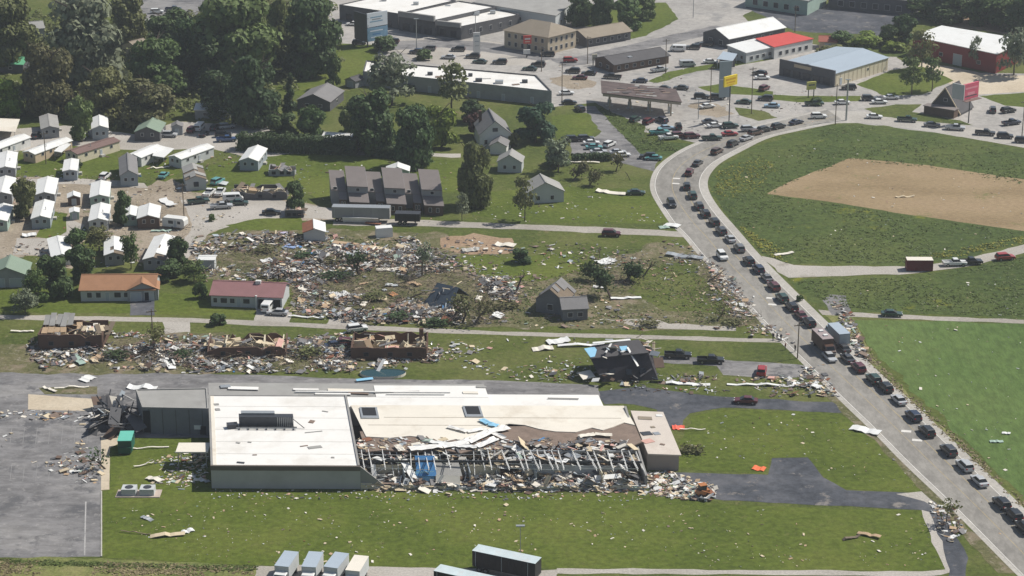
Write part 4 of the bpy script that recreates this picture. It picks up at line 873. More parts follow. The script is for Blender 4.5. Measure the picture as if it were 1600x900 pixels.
# ---------------------------------------------------------------- ruined houses along the lane
def ruin(label, p0, p1, depth, h, wall, rag=.5, boards=14, inner=LUMBER, seed=1, chim=False):
    r = random.Random(seed); a = P(*p0); b = P(*p1); d = b-a; L = d.length
    t = thing('ruined_house', label, 'house', a, math.atan2(d.y, d.x))
    MB().box((L/2, depth/2, .08), (L, depth, .16)).build('floor', PLY, t)
    def ragged(name, s, e, hh, m, ragk):
        s = Vector((*s, 0)); e = Vector((*e, 0)); n = max(3, int((e-s).length/1.1)); dd = (e-s).normalized(); nn = Vector((-dd.y, dd.x, 0))*.12
        bb = MB(); hs = [max(.3, hh*(1-ragk*max(0, noise.noise(Vector((i*.6, seed*3.1, s.x+s.y)))*2.2))) for i in range(n+1)]
        for i in range(n):
            A_, B_ = s.lerp(e, i/n), s.lerp(e, (i+1)/n)
            bb.hexa([tuple(A_-nn), tuple(B_-nn), tuple(B_+nn), tuple(A_+nn)]+[(A_.x-nn.x, A_.y-nn.y, hs[i]), (B_.x-nn.x, B_.y-nn.y, hs[i+1]), (B_.x+nn.x, B_.y+nn.y, hs[i+1]), (A_.x+nn.x, A_.y+nn.y, hs[i])])
        bb.build(name, m, t)
    ragged('front_wall', (0, 0), (L, 0), h, wall, rag*.5); ragged('rear_wall', (0, depth), (L, depth), h, wall, rag)
    ragged('side_wall', (0, .13), (0, depth-.13), h, wall, rag); ragged('side_wall', (L, .13), (L, depth-.13), h, wall, rag)
    for k in range(1, int(L/4)+1): ragged('partition', (k*4-.5, .3), (k*4-.5, depth-.3), h*.9, W_CREAM, .9)
    ragged('partition', (.3, depth*.5), (L-.3, depth*.5), h*.9, W_CREAM, .8)
    for f in (.2, .52, .78): opening(t, (0, -.12), (L, -.12), f, min(1.4, h*.45), 1.1, .9, W_DARK, DOORD)
    for k in range(boards):
        x, y = r.uniform(.5, L-.5), r.uniform(.5, depth-.3); l = r.uniform(1.5, 4)
        MB().box((x, y, h*r.uniform(.5, 1.05)), (l, r.choice([.15, .2, 1.2, 1.2]), .06), 0, r.uniform(-.5, .5)+r.choice([0, 1.57]), r.uniform(-.4, .4), r.uniform(-.3, .3)).build('roof_board', r.choice([inner, PLY, inner, PINK, R_GREY]), t)
    for k in range(int(L*.45)):
        x = r.uniform(.3, L-.3); MB().box((x, depth*r.uniform(.35, .6), h*r.uniform(.7, 1.0)), (.1, depth*r.uniform(.3, .8), .14), 0, r.gauss(0, .5), r.uniform(-.25, .25)).build('ceiling_joist', LUMBER, t)
    if chim: MB().box((L*.92, depth*.8, h*.75), (.9, .9, h*1.5)).build('chimney', W_BRICK, t)
    return t
t = ruin('brick house with roof gone and orange boards showing, left below the lane', (61,546), (160,546), 8.5, 3.4, W_BRICK, .35, 26, PLY, 2)
for k in range(5): MB().box((.9+1.25*k, 6.0+RD.uniform(-.3, .3), 4.55+RD.uniform(-.08, .08)), (1.2, RD.uniform(3, 4.6), .12), 0, RD.uniform(-.05, .05), rad(24)+RD.uniform(-.06, .06)).build('roof_remnant', R_GREYM, t)
for k in range(4): MB().box((1.2+1.3*k, 1.6, 3.8+RD.uniform(-.1, .1)), (1.25, RD.uniform(1.4, 2.6), .1), 0, RD.uniform(-.15, .15), rad(24)+RD.uniform(-.15, .15)).build('roof_remnant', PLY, t)
for k in range(9): MB().box((8.6+.75*k, 3.0+RD.uniform(-1, 1), 3.6+RD.uniform(-.25, .2)), (RD.uniform(.3, 1.2), RD.uniform(1.5, 5), .09), 0, RD.uniform(-.4, .4), rad(8)+RD.uniform(-.2, .2)).build('roof_remnant', RD.choice([LUMBER, PLY, LUMBER, R_CREAM, WOODP]), t)
ruin('flattened brown brick house with scattered yellow boards beside the pale driveway', (325,560), (446,558), 8.0, 2.4, W_BRICK, .8, 30, LUMBER, 5)
t = ruin('roofless dark brick house with chimney at the centre below the lane', (549,562), (666,562), 9.0, 2.8, W_BRICK, .3, 22, LUMBER, 9, True)
t = ruin('long dark burnt-looking wreck of a mobile home beside the gravel bend', (362,312), (448,312), 6.0, 2.2, W_DARK, .7, 24, WOODP, 13)
ruin('small grey wrecked home right of the pale roofed one', (420,275), (460,275), 4.5, 2.0, W_GREY, .7, 10, R_GREY, 14)
ruin('small dark wrecked hut beside the small dark tree', (446,340), (474,340), 4.0, 2.0, W_DARK, .6, 8, WOODP, 15)
# house shoved off its base, dark side and blue tarps
c = P(985, 592); t = thing('shoved_house', 'tilted dark house shoved off its base with blue and white sheets on it', 'house', (c.x, c.y, 0), rad(8))
MB().hexa([(-6, -1, 0), (5.5, -1.5, 0), (6, 8, 0), (-5, 8, 0), (-8, 1.5, 4.2), (3.6, .5, 5.2), (6.2, 8.6, 2.6), (-6.5, 9, 3.6)]).build('wall', mat('dark_siding', (.045, .042, .05), .85, .4, .8), t)  # near-black siding with a strongly uneven tone
MB().hexa([(-8.3, 1.2, 4.3), (3.8, .2, 5.3), (2.5, 5, 6.4), (-7, 5.5, 5.4), (-8.3, 1.2, 4.5), (3.8, .2, 5.5), (2.5, 5, 6.6), (-7, 5.5, 5.6)]).build('roof', R_DGREY, t)
MB().hexa([(-7, 5.52, 5.35), (2.5, 5.02, 6.35), (6.4, 9, 2.7), (-6.8, 9.4, 3.6), (-7, 5.52, 5.55), (2.5, 5.02, 6.55), (6.4, 9, 2.9), (-6.8, 9.4, 3.8)]).build('roof', R_TAUPE, t)
for x, y, z, w_, l_, rz, rx, m in ((-7.4,3,5.1,2.4,3.0,.3,.3,SKYB),(-1,2.2,5.9,1.6,1.6,.1,.2,SKYB),(.5,.6,4.6,.5,4.5,.6,.8,R_WHITE),(3,4,5.6,3.5,1.5,-.4,-.3,R_CREAM),(-3,5.4,6.3,8,.7,.1,.1,R_WHITE),(5.5,4.6,4.3,2.6,3.2,.2,-.5,R_CREAM),(3.5,6,4.7,3,1.4,.8,-.4,PLY),(-4,3.5,5.6,.4,3.8,-.5,.2,R_WHITE),(-9,.5,1.2,3,2.2,.4,.4,R_CREAM),(6.5,3,2.0,2.0,2.5,0,.6,W_BROWN)):
    MB().box((x, y, z), (w_, l_, .12), 0, rz, rx).build('loose_sheet', m, t)
for k in range(34):
    x, y = RD.uniform(-8, 7), RD.uniform(-2.5, 9); z = RD.uniform(.3, 2.5) if y < -.5 or abs(x) > 6 else RD.uniform(4.4, 6.2)
    MB().box((x, y, z), (RD.uniform(.6, 3.2), RD.uniform(.2, 1.3), .1), 0, RD.uniform(0, 3), RD.uniform(-.6, .6), RD.uniform(-.5, .5)).build('loose_sheet', RD.choice([W_DARK, R_CREAM, LUMBER, R_DGREY, W_BROWN, R_WHITE, PINK, METAL, W_BLUE]), t)
for f in (.25, .55, .8): MB().box((-6+11.5*f-.9*1, -1.0, 2.0), (1.2, .5, 1.2), 0, .02, -.35).build('window', GLASS, t)
# dark roof lying in the debris field
c = P(684, 480); t = thing('fallen_roof', 'dark blue-black roof lying broken in the debris field', 'roof', (c.x, c.y, 0), rad(-25))
tarp = mat('navy_roofing', (.03, .045, .065), .6, .2, .7)
MB().hexa([(-3.2, -1, .1), (3.4, -1.4, .1), (3, 4.6, 3.4), (-2.6, 5, 3.6), (-3.2, -1, .3), (3.4, -1.4, .3), (3, 4.6, 3.6), (-2.6, 5, 3.8)]).build('slope', tarp, t)
MB().hexa([(-2.6, 5.03, 3.6), (3, 4.63, 3.4), (3.5, 8.6, .4), (-2.8, 9, .3), (-2.6, 5.03, 3.8), (3, 4.63, 3.6), (3.5, 8.6, .6), (-2.8, 9, .5)]).build('slope', tarp, t)
for k in range(8): MB().box((RD.uniform(-3, 3), RD.uniform(-1, 8), RD.uniform(2.4, 3.9)), (RD.uniform(1, 3), .2, .08), 0, RD.uniform(0, 3), .4).build('loose_board', RD.choice([LUMBER, WOODP, R_GREY]), t)
# round pool wreck
c = P(598, 586); t = thing('pool', 'crushed above-ground pool with dark teal water below the roofless brick house', 'pool', (c.x, c.y, 0))
ring = [(4.7*math.cos(a_)*(1+.06*math.sin(3*a_)), 2.5*math.sin(a_)*(1+.1*math.cos(2*a_))) for a_ in [2*math.pi*i/24 for i in range(24)]]
MB().prism(ring, 0, .55, cap=False).build('wall', R_CREAM, t)
wt, ntt, bss = node_mat('teal_water'); bss.inputs['Base Color'].default_value = (.015, .05, .055, 1); bss.inputs['Roughness'].default_value = .12
MB().prism([(x*.97, y*.97) for x, y in ring], .3, .42).build('water', wt, t)
MB().box((-.5, 2.2, 1.2), (.8, 3.4, .08), 0, -.5, .6).build('liner', R_WHITE, t); MB().box((-3.5, -3.2, .4), (3.5, .8, .08), 0, .3, .2).build('liner', SKYB, t)

# ---------------------------------------------------------------- debris fields: uncountable scraps, one object each
def inside(poly, x, y):
    r = False; j = len(poly)-1
    for i in range(len(poly)):
        xi, yi = poly[i]; xj, yj_ = poly[j]
        if (yi > y) != (yj_ > y) and x < (xj-xi)*(y-yi)/(yj_-yi)+xi: r = not r
        j = i
    return r
def field(name, label, poly, n, smin, smax, wt, seed, clump=.0, pile=0.0, flat_=.4, scale=.05):
    soft = 7 if clump > .25 else 1.5
    r = random.Random(seed); b = MB(); xs_ = [p[0] for p in poly]; ys_ = [p[1] for p in poly]; k = 0; guard = 0
    while k < n and guard < n*30:
        guard += 1
        x, y = r.uniform(min(xs_), max(xs_)), r.uniform(min(ys_), max(ys_))
        if not inside(poly, x+r.gauss(0, soft), y+r.gauss(0, soft*.5)): continue
        p = P(x, y); v = noise.noise(Vector((p.x*scale, p.y*scale, seed)))+.5*noise.noise(Vector((p.x*scale*3, p.y*scale*3, seed)))
        if clump and v < clump*r.uniform(-.3, .9)-.15*(1-clump): continue
        z = pile*max(0, v)*r.random()*2.0
        scrap(b, (p.x, p.y, z), r, smin, smax, wt, flat_); k += 1
    o = b.build(name, PAL); kind(o, 'stuff', label, 'debris'); return o
field('debris_field', 'dense wreckage of homes spread across the middle of the scene', [(300,372),(460,366),(640,372),(690,400),(790,440),(830,500),(700,508),(560,503),(460,488),(458,436),(330,434),(300,410)], 7500, .25, 1.15, WT_MIX, 21, .6, 1.3, .7)
field('debris_field', 'loose scraps on the grass between the torn house and the highway', [(640,372),(800,376),(930,385),(1060,370),(1130,440),(1195,512),(1000,516),(830,512),(720,420)], 1000, .2, .9, WT_MIX, 22, .6, .3, .4)
field('debris_field', 'wreckage piled around the ruined houses below the lane', [(40,535),(90,545),(180,522),(330,532),(460,530),(545,520),(690,545),(690,562),(560,580),(330,584),(200,576),(60,570)], 5000, .25, 1.05, WT_MIX, 23, .55, 1.1, .7)
field('debris_field', 'scraps scattered on the grass left and right of the shoved house', [(690,530),(940,530),(940,600),(760,590),(690,575)], 300, .2, .9, WT_PALE, 24, .3, .3, .4)
field('debris_field', 'wreckage heaped in front of the shoved house and along the wet driveway', [(930,590),(1060,585),(1290,590),(1310,620),(1060,615),(960,606)], 420, .25, 1.0, WT_MIX, 25, .4, .4, .5)
field('debris_field', 'rubble spilling from the right front corner of the wrecked building', [(1005,740),(1050,738),(1120,762),(1110,784),(1050,780),(1000,768)], 700, .25, 1.0, WT_PALE, 26, 0, .7, .6)
field('debris_field', 'pale scraps lying along the front wall of the wrecked building', [(330,764),(1010,768),(1010,784),(330,780)], 330, .12, .55, WT_PALE, 27, 0, .1, .3)
field('debris_field', 'rubble on the grass between the parking lot and the white-roofed block', [(165,690),(320,690),(325,765),(250,760),(170,768)], 330, .15, .8, WT_PALE, 28, .5, .2, .3)
field('debris_field', 'splinters and scraps strewn over the cracked parking lot', [(0,640),(150,645),(160,760),(40,720),(0,690)], 260, .2, 1.0, [3,3,4,2,1,3,2,2,.5,.1,3,1,.3,.5,.3], 29, .4, .1, .3)
field('debris_field', 'small pale scraps sprinkled over the big front lawn', [(165,780),(1010,786),(1250,798),(1440,800),(1475,885),(870,888),(400,882),(165,870)], 520, .06, .33, [4,7,9,5,1,.3,2,1,1,.1,1,2,.5,.2,.5], 30, .25, 0, .3)
field('debris_field', 'small pale scraps sprinkled over the fields right of the highway', [(1115,290),(1330,195),(1600,240),(1600,375),(1420,412),(1200,405),(1240,440),(1600,430),(1600,900),(1400,610),(1240,440),(1130,330)], 260, .08, .45, [5,7,8,4,1,.3,1,1,1,.1,.5,3,1,.2,.6], 31, 0, 0, .3)
field('debris_field', 'scraps strewn over the lawn between the two driveways', [(1080,652),(1300,646),(1440,750),(1430,768),(1290,742),(1200,712),(1060,728)], 130, .08, .4, WT_PALE, 32, 0, 0, .3)
field('debris_field', 'torn scraps around the mobile homes', [(0,240),(110,230),(260,240),(420,240),(420,300),(300,400),(200,420),(0,420)], 800, .15, .8, WT_MIX, 33, .3, .2, .4)
field('debris_field', 'scraps on the grass around the pale houses in the middle distance', [(440,250),(700,255),(740,300),(890,290),(1020,310),(1050,352),(800,346),(500,350),(440,300)], 300, .12, .6, WT_PALE, 34, .2, .1, .3)
field('debris_field', 'litter over the petrol station lot and the verges', [(860,100),(1290,140),(1300,190),(1100,222),(930,170)], 240, .15, .6, WT_MIX, 35, .3, 0, .3)
field('debris_field', 'rubble along the left edge of the highway', [(1090,400),(1140,440),(1205,505),(1262,570),(1310,620),(1290,620),(1235,560),(1170,515),(1130,470)], 700, .2, .9, WT_MIX, 36, .3, .4, .5)
field('debris_field', 'rubble beside the cracked asphalt on the right verge of the highway', [(1300,470),(1330,490),(1345,530),(1362,565),(1345,560),(1318,520)], 260, .3, 1.1, WT_MIX, 37, 0, .5, .5)
field('debris_field', 'splintered wood where the curved drive meets the highway', [(1450,785),(1490,790),(1510,830),(1490,850),(1465,830)], 160, .2, .9, [2,2,4,2,1,4,3,3,.5,0,5,1,.3,.5,.3], 38, 0, .4, .5)

# single large pieces one can pick out
def piece(label, px, py, l, w_, rz, m, rx=0.05, name='debris_sheet', bend=.5, cat='debris', group=None, th=.08):
    c = P(px, py); b = MB(); n = 7; r = random.Random(int(px*7+py)); hz = [max(.02, bend*(.5+noise.noise(Vector((px*.7, i*.6, py*.3))))) for i in range(n+1)]
    off = [r.uniform(-.12, .12)*w_ for i in range(n+1)]
    for i in range(n):
        x0, x1_ = -l/2+l*i/n, -l/2+l*(i+1)/n
        p = [(x0, -w_/2+off[i], hz[i]), (x1_, -w_/2+off[i+1], hz[i+1]), (x1_, w_/2+off[i+1], hz[i+1]+w_*rx), (x0, w_/2+off[i], hz[i]+w_*rx)]
        b.hexa(p+[(q[0], q[1], q[2]+th) for q in p])
    o = b.build(name, m, None, (c.x, c.y, 0)); o.rotation_euler.z = rad(rz); tag(o, label, cat, group); return o
BIGP = [
 ('long white metal sheet bent across the grass, left of the shoved house', 908, 541, 10, 1.0, 3, R_WHITE), ('white crumpled sheet at the left end of the long bent metal sheet', 872, 535, 5, 2.4, 20, R_WHITE),
 ('pale sheet on the grass below the long bent metal sheet', 848, 546, 4.5, 2, 10, R_CREAM), ('grey-white roof sheet lying beside the black pickup grass', 1075, 601, 9, 1.1, -6, R_WHITE),
 ('long pale sheet strip along the lower edge of the small driveway', 1190, 603, 14, .7, -4, R_WHITE), ('white sheet strip near the highway edge, right of the long pale strip', 1262, 604, 6, 1.5, -18, R_WHITE),
 ('white tangled sheet at the end of the wet driveway', 1352, 674, 6, 2.2, -30, R_WHITE), ('mint and white metal strip standing out of the wreck pile', 121, 563, 7, 1.4, -62, W_MINT),
 ('white sheet on the grey alley above the tan slab', 136, 593, 3, 2.4, 55, R_WHITE), ('white roll of roofing on the annex roof edge', 222, 607, 6, 2.0, -8, R_WHITE),
 ('yellow and pale timber bundle on the front lawn', 262, 838, 6.0, 1.2, 8, LUMBER), ('white end piece of the timber bundle on the front lawn', 294, 831, 2.2, 1.2, 30, R_WHITE),
 ('thin dark pole lying left of the timber bundle', 212, 834, 5.5, .2, -12, WOODP), ('grey twisted gutter on the lawn above the timber bundle', 230, 811, 2.6, .9, -40, METAL),
 ('yellow splintered board on the lawn near the curved drive', 1358, 838, 4.2, .9, -28, PLY), ('grey splintered board touching the yellow one near the curved drive', 1330, 842, 3.4, .6, 22, WOODP),
 ('orange panel on the lawn above the lower driveway', 1186, 733, 2.3, 1.7, -25, mat('orange_plastic', (.75, .16, .06), .6, .1, .8)), ('orange-red panel beside the wet driveway', 1060, 669, 2.4, 1.8, 0, mat('orange_red_plastic', (.75, .13, .08), .6, .1, .8)),
 ('pale pole lying beside the orange-red panel', 1082, 673, 5, .3, 0, R_CREAM), ('pale long roof plank lying across the wreckage below the white box', 552, 384, 11, 1.8, -22, PLY),
 ('second pale roof plank lying end to end with the first', 612, 394, 12, 1.6, -20, LUMBER), ('white sheet at the right side of the dirt patch', 790, 384, 5, 2.2, -20, R_CREAM),
 ('pale concrete lump ringed by torn boards in the dirt patch', 735, 392, 4, 2.2, 10, CONCR), ('white fragments heap beside the round pale tank wreck', 533, 462, 4.4, 2.8, 35, R_WHITE),
 ('pinkish rounded roof fragment in the wreckage', 474, 438, 4.4, 2.6, -20, PINK), ('light blue tarp scrap near the lane shed', 455, 386, 2.4, 2.8, 70, mat('pale_blue_tarp', (.3, .4, .62), .6, .1, .8)),
 ('lilac scrap near the lane shed, above the blue tarp', 444, 365, 1.8, 1.4, 10, mat('lilac_plastic', (.5, .45, .62), .6, .1, .8)), ('white sheet between fallen trunks in the debris field', 580, 414, 2.8, 3.0, 30, R_WHITE),
 ('long pale roof slab pointing at the white sheet in the debris field', 612, 422, 7, 1.6, 8, R_CREAM), ('white torn ceiling panel below the dark fallen roof', 680, 472, 2.2, 1.8, 10, R_WHITE),
 ('pinkish white slab among the fallen trunks', 706, 487, 4.6, 1.4, -35, R_CREAM), ('small orange board in the debris field', 614, 461, 1.6, 2.2, 40, mat('orange_board', (.6, .3, .14), .8, .1, .8)),
 ('white board in the shoulder grass of the rough field', 1225, 398, 5, 1.0, 25, R_CREAM), ('pale long board on the tilled plot', 1414, 308, 5, .7, 8, LUMBER),
 ('pale mint panel on the crop field', 1557, 691, 2.6, .9, 0, W_MINT), ('white bin lid on the crop field above the mint panel', 1572, 678, 1.6, .8, -20, R_WHITE),
 ('white strip at the left edge lawn above the wreck pile', 35, 519, 5, .6, 2, R_CREAM), ('pale strip among weeds above the tan slab', 112, 606, 7, .5, 3, R_CREAM), ('second pale strip beside the weeds above the tan slab', 78, 610, 4, .6, -40, R_CREAM),
 ('curved white gutter ring in the yard beside the mauve-roofed house', 478, 497, 8, .6, -12, R_WHITE), ('white flat sheet on the dirt below the left home row', 46, 369, 3.4, 2, 15, R_WHITE),
 ('white torn roof sheet lifted beside the brown-fronted home', 262, 318, 7, 2.2, -58, R_WHITE), ('pale green strip below the camper', 252, 362, 5, .9, 4, W_MINT), ('pale broken wall panel standing on the park grass', 250, 263, 5, .8, 12, R_CREAM),
 ('light sheets strewn beside the torn-roof home', 344, 288, 4, 2.4, -10, W_PALE), ('white strip along the hedge gap at the parked rows', 905, 255, 11, .7, -3, R_CREAM),
 ('pale wreck strip on the grass left of the dark green car', 955, 302, 8, 2, -22, R_CREAM), ('white sheet at the mouth of the lane by the highway', 1050, 354, 4, 2.2, -30, R_WHITE), ('teal scrap at the mouth of the lane by the highway', 1038, 356, 2.5, 1.8, 10, W_MINT),
 ('grey-blue metal sheets twisted on the grass above the uprooted tree', 1070, 402, 9, 1.8, -22, METAL), ('white crumpled sheet in the crown of the uprooted tree', 946, 410, 4.5, 3, 40, R_WHITE), ('long white gutter right of the uprooted tree', 978, 467, 7, 1.0, 8, R_WHITE),
 ('white sheet below the uprooted tree roots', 935, 449, 2.4, 1.4, -8, R_WHITE), ('white folded debris on the brown corner of the lawn beside the annex', 241, 751, 3.4, 1.2, -30, R_CREAM), ('white strip lying on the lawn under the annex', 235, 701, 7, .35, 8, R_CREAM), ('second white strip lying on the lawn under the annex', 225, 728, 4, .3, 30, R_CREAM),
]
for i, (lb, px, py, l, w_, rz, m) in enumerate(BIGP): piece(lb, px, py, l, w_, rz, m, bend=.5 if l > 3 else .25)
# unnamed larger boards and sheets: they look alike, so they share one label per place
for lb, gp, poly, n, seed in (('broken board or sheet lying among the wreckage in the middle of the scene', 'boards in the middle wreckage', [(320,380),(640,380),(780,450),(800,500),(600,500),(470,480),(460,440),(330,430)], 60, 61),
                              ('broken board or sheet lying in the wreckage below the lane', 'boards in the wreckage below the lane', [(60,552),(330,545),(460,540),(680,558),(560,578),(330,582),(60,572)], 40, 62),
                              ('scrap of board lying alone on the front lawn', 'board scraps on the front lawn', [(180,785),(1010,790),(1430,805),(1465,880),(870,884),(400,878),(180,865)], 40, 63)):
    r = random.Random(seed); k = 0
    while k < n:
        px, py = r.uniform(0, 1500), r.uniform(370, 890)
        if not inside(poly, px, py): continue
        s = r.uniform(1.2, 3.0) if seed < 63 else r.uniform(.4, .9)
        cw, m_ = r.choice([('white', R_WHITE), ('cream', R_CREAM), ('pale timber', LUMBER), ('grey-white', W_PALE), ('orange-brown', PLY), ('dark grey', R_GREY), ('dark brown', W_BROWN), ('grey metal', METAL)] if seed < 63 else [('cream', R_CREAM), ('pale timber', LUMBER), ('orange-brown', PLY)])
        piece(cw+' '+lb, px, py, s, s*r.uniform(.25, .7), r.uniform(0, 180), m_, r.uniform(-.2, .3), 'debris_board', .3 if seed < 63 else .06, group=cw+' '+gp); k += 1

# ---------------------------------------------------------------- trees
LF = {k: leaf_mat('leaf_'+k, c) for k, c in dict(dark=(.06, .095, .038), deep=(.078, .122, .045), mid=(.1, .15, .048), grey=(.19, .22, .14), light=(.15, .19, .065), olive=(.155, .168, .064), brown=(.14, .138, .062), bright=(.18, .24, .042), red=(.085, .045, .035), teal=(.06, .11, .065)).items()}
BARK = mat('bark', (.09, .07, .055), .9, .3, 1.5)
BARKG = mat('stripped_bark', (.16, .13, .1), .9, .25, 1.5)
def leaf(b, c, nrm, s, r):
    nrm = nrm.normalized(); a = nrm.orthogonal().normalized(); t = nrm.cross(a); an = r.uniform(0, 6.28); u = a*math.cos(an)+t*math.sin(an); v = nrm.cross(u)
    u *= s*r.uniform(.6, 1.1); v *= s*r.uniform(.5, .9); o = nrm*s*r.uniform(-.25, .25)
    b.add([c-u-v*.6, c+u*.9-v, c+u+v*.7+o, c-u*.8+v+o*.5], [(0, 1, 2, 3)])
def crown_mesh(seed, R_, H_, n, ls, nl, z0=.22, shape='round', inner=.3):
    r = random.Random(seed); b = MB(); lob = []
    for i in range(nl):
        if shape == 'cone': f = (i+.5)/nl; z = H_*(z0+(1-z0)*f); q = R_*(1.05-f)*.72; an = r.uniform(0, 6.28); lob.append((Vector((q*.55*math.cos(an), q*.55*math.sin(an), z)), max(.35, q*.75), H_/nl*1.1))
        else:
            f = r.random(); an = r.uniform(0, 6.28); zf = r.uniform(.05, 1); rr = R_*.66*math.sqrt(f)*math.sqrt(max(.12, 1-(zf*1.0-.35)**2*1.3))
            lob.append((Vector((rr*math.cos(an), rr*math.sin(an), H_*(z0+.1+(1-z0-.27)*zf))), R_*r.uniform(.24, .42), R_*r.uniform(.2, .34)))
    for k in range(n):
        c, lr, lz = lob[k % nl]
        d = Vector((r.gauss(0, 1), r.gauss(0, 1), r.gauss(.25, 1))).normalized()
        if noise.noise(d*2.1+c*.7) < -.18 and r.random() < .8: continue
        q = r.uniform(.72, 1.06) if r.random() > inner else r.uniform(.2, .8)
        p = c+Vector((d.x*lr*q, d.y*lr*q, d.z*lz*q))
        leaf(b, p, d+Vector((r.gauss(0, .45), r.gauss(0, .45), r.gauss(.2, .45))), ls*r.uniform(.7, 1.3), r)
    return b.mesh('crown', LF['mid'])
def trunk_mesh(seed, R_, H_, tr, nb=9, top=.8, m=None):
    r = random.Random(seed); b = MB(); p = Vector((0, 0, -.1)); pts = [p]; n = 5
    for i in range(n): p = p+Vector((r.uniform(-.12, .12)*R_*.3, r.uniform(-.12, .12)*R_*.3, H_*top/n)); pts.append(p)
    for i in range(n): b.tube(pts[i], pts[i+1], tr*(1-.16*i), tr*(1-.16*(i+1)), 7)
    for k in range(nb):
        i = r.randint(1, n-1); s = pts[i].lerp(pts[i+1], r.random()); an = r.uniform(0, 6.28); e = s+Vector((math.cos(an), math.sin(an), r.uniform(.3, 1.0)))*R_*r.uniform(.4, .75)
        mid = s.lerp(e, .5)+Vector((0, 0, R_*.06)); b.tube(s, mid, tr*.4, tr*.25, 5); b.tube(mid, e, tr*.25, tr*.08, 5)
        for j in range(2): e2 = mid.lerp(e, r.random())+Vector((r.uniform(-1, 1), r.uniform(-1, 1), r.uniform(.1, .8)))*R_*.25; b.tube(mid, e2, tr*.16, tr*.05, 4)
    return b.mesh('trunk', m or BARK)
PROTO = {}
for k, (R_, H_, n, ls, nl, z0, sh, tr) in dict(big1=(7, 14, 15000, .42, 46, -.06, 'round', .45), big2=(7, 15, 15000, .42, 36, -.06, 'round', .45), big3=(7, 13, 14000, .42, 60, -.05, 'round', .45), mid1=(4, 8, 6000, .34, 24, -.04, 'round', .25), mid2=(4, 8, 6000, .34, 18, -.02, 'round', .25),
        cone=(2.6, 9, 2600, .32, 12, .06, 'cone', .2), sparse=(4.5, 10, 900, .34, 22, .1, 'round', .2), sparse2=(4.5, 10, 1700, .34, 22, .06, 'round', .2), bush=(2.2, 2.6, 1100, .26, 10, -.1, 'round', .1)).items():
    sd = sum(map(ord, k)); PROTO[k] = (crown_mesh(sd, R_, H_, n, ls, nl, z0, sh), trunk_mesh(sd+1, R_, H_, tr), R_, H_)
def px_scale(py): p = P(800, py); return FPX/math.sqrt((p.y*CP-(-CAM_H)*SP*1.0)**2) if False else FPX/(p.y*CP+CAM_H*SP)
def tree(proto, colr, cx, by, wpx, hpx, label, name='tree', cat='tree', group=None, lean=(0, 0)):
    cm, tm, R_, H_ = PROTO[proto]; s = px_scale(by); c = P(cx, by)
    wm, hm = wpx/s, hpx/(s*.93)
    t = thing(name, label, cat, (c.x, c.y, 0), RD.uniform(0, 6.28), group)
    sx, sz = wm/(2*R_)*1.04, hm/H_
    for nm, me in (('trunk', tm), ('crown', cm)):
        o = link(nm, me, t); o.scale = (sx, sx, sz)
        if nm == 'crown': o.material_slots[0].link = 'OBJECT'; o.material_slots[0].material = LF[colr]
    if lean != (0, 0): t.rotation_euler = (rad(lean[0]), rad(lean[1]), t.rotation_euler.z)
    return t
WD = 'trees of the wood at top left'
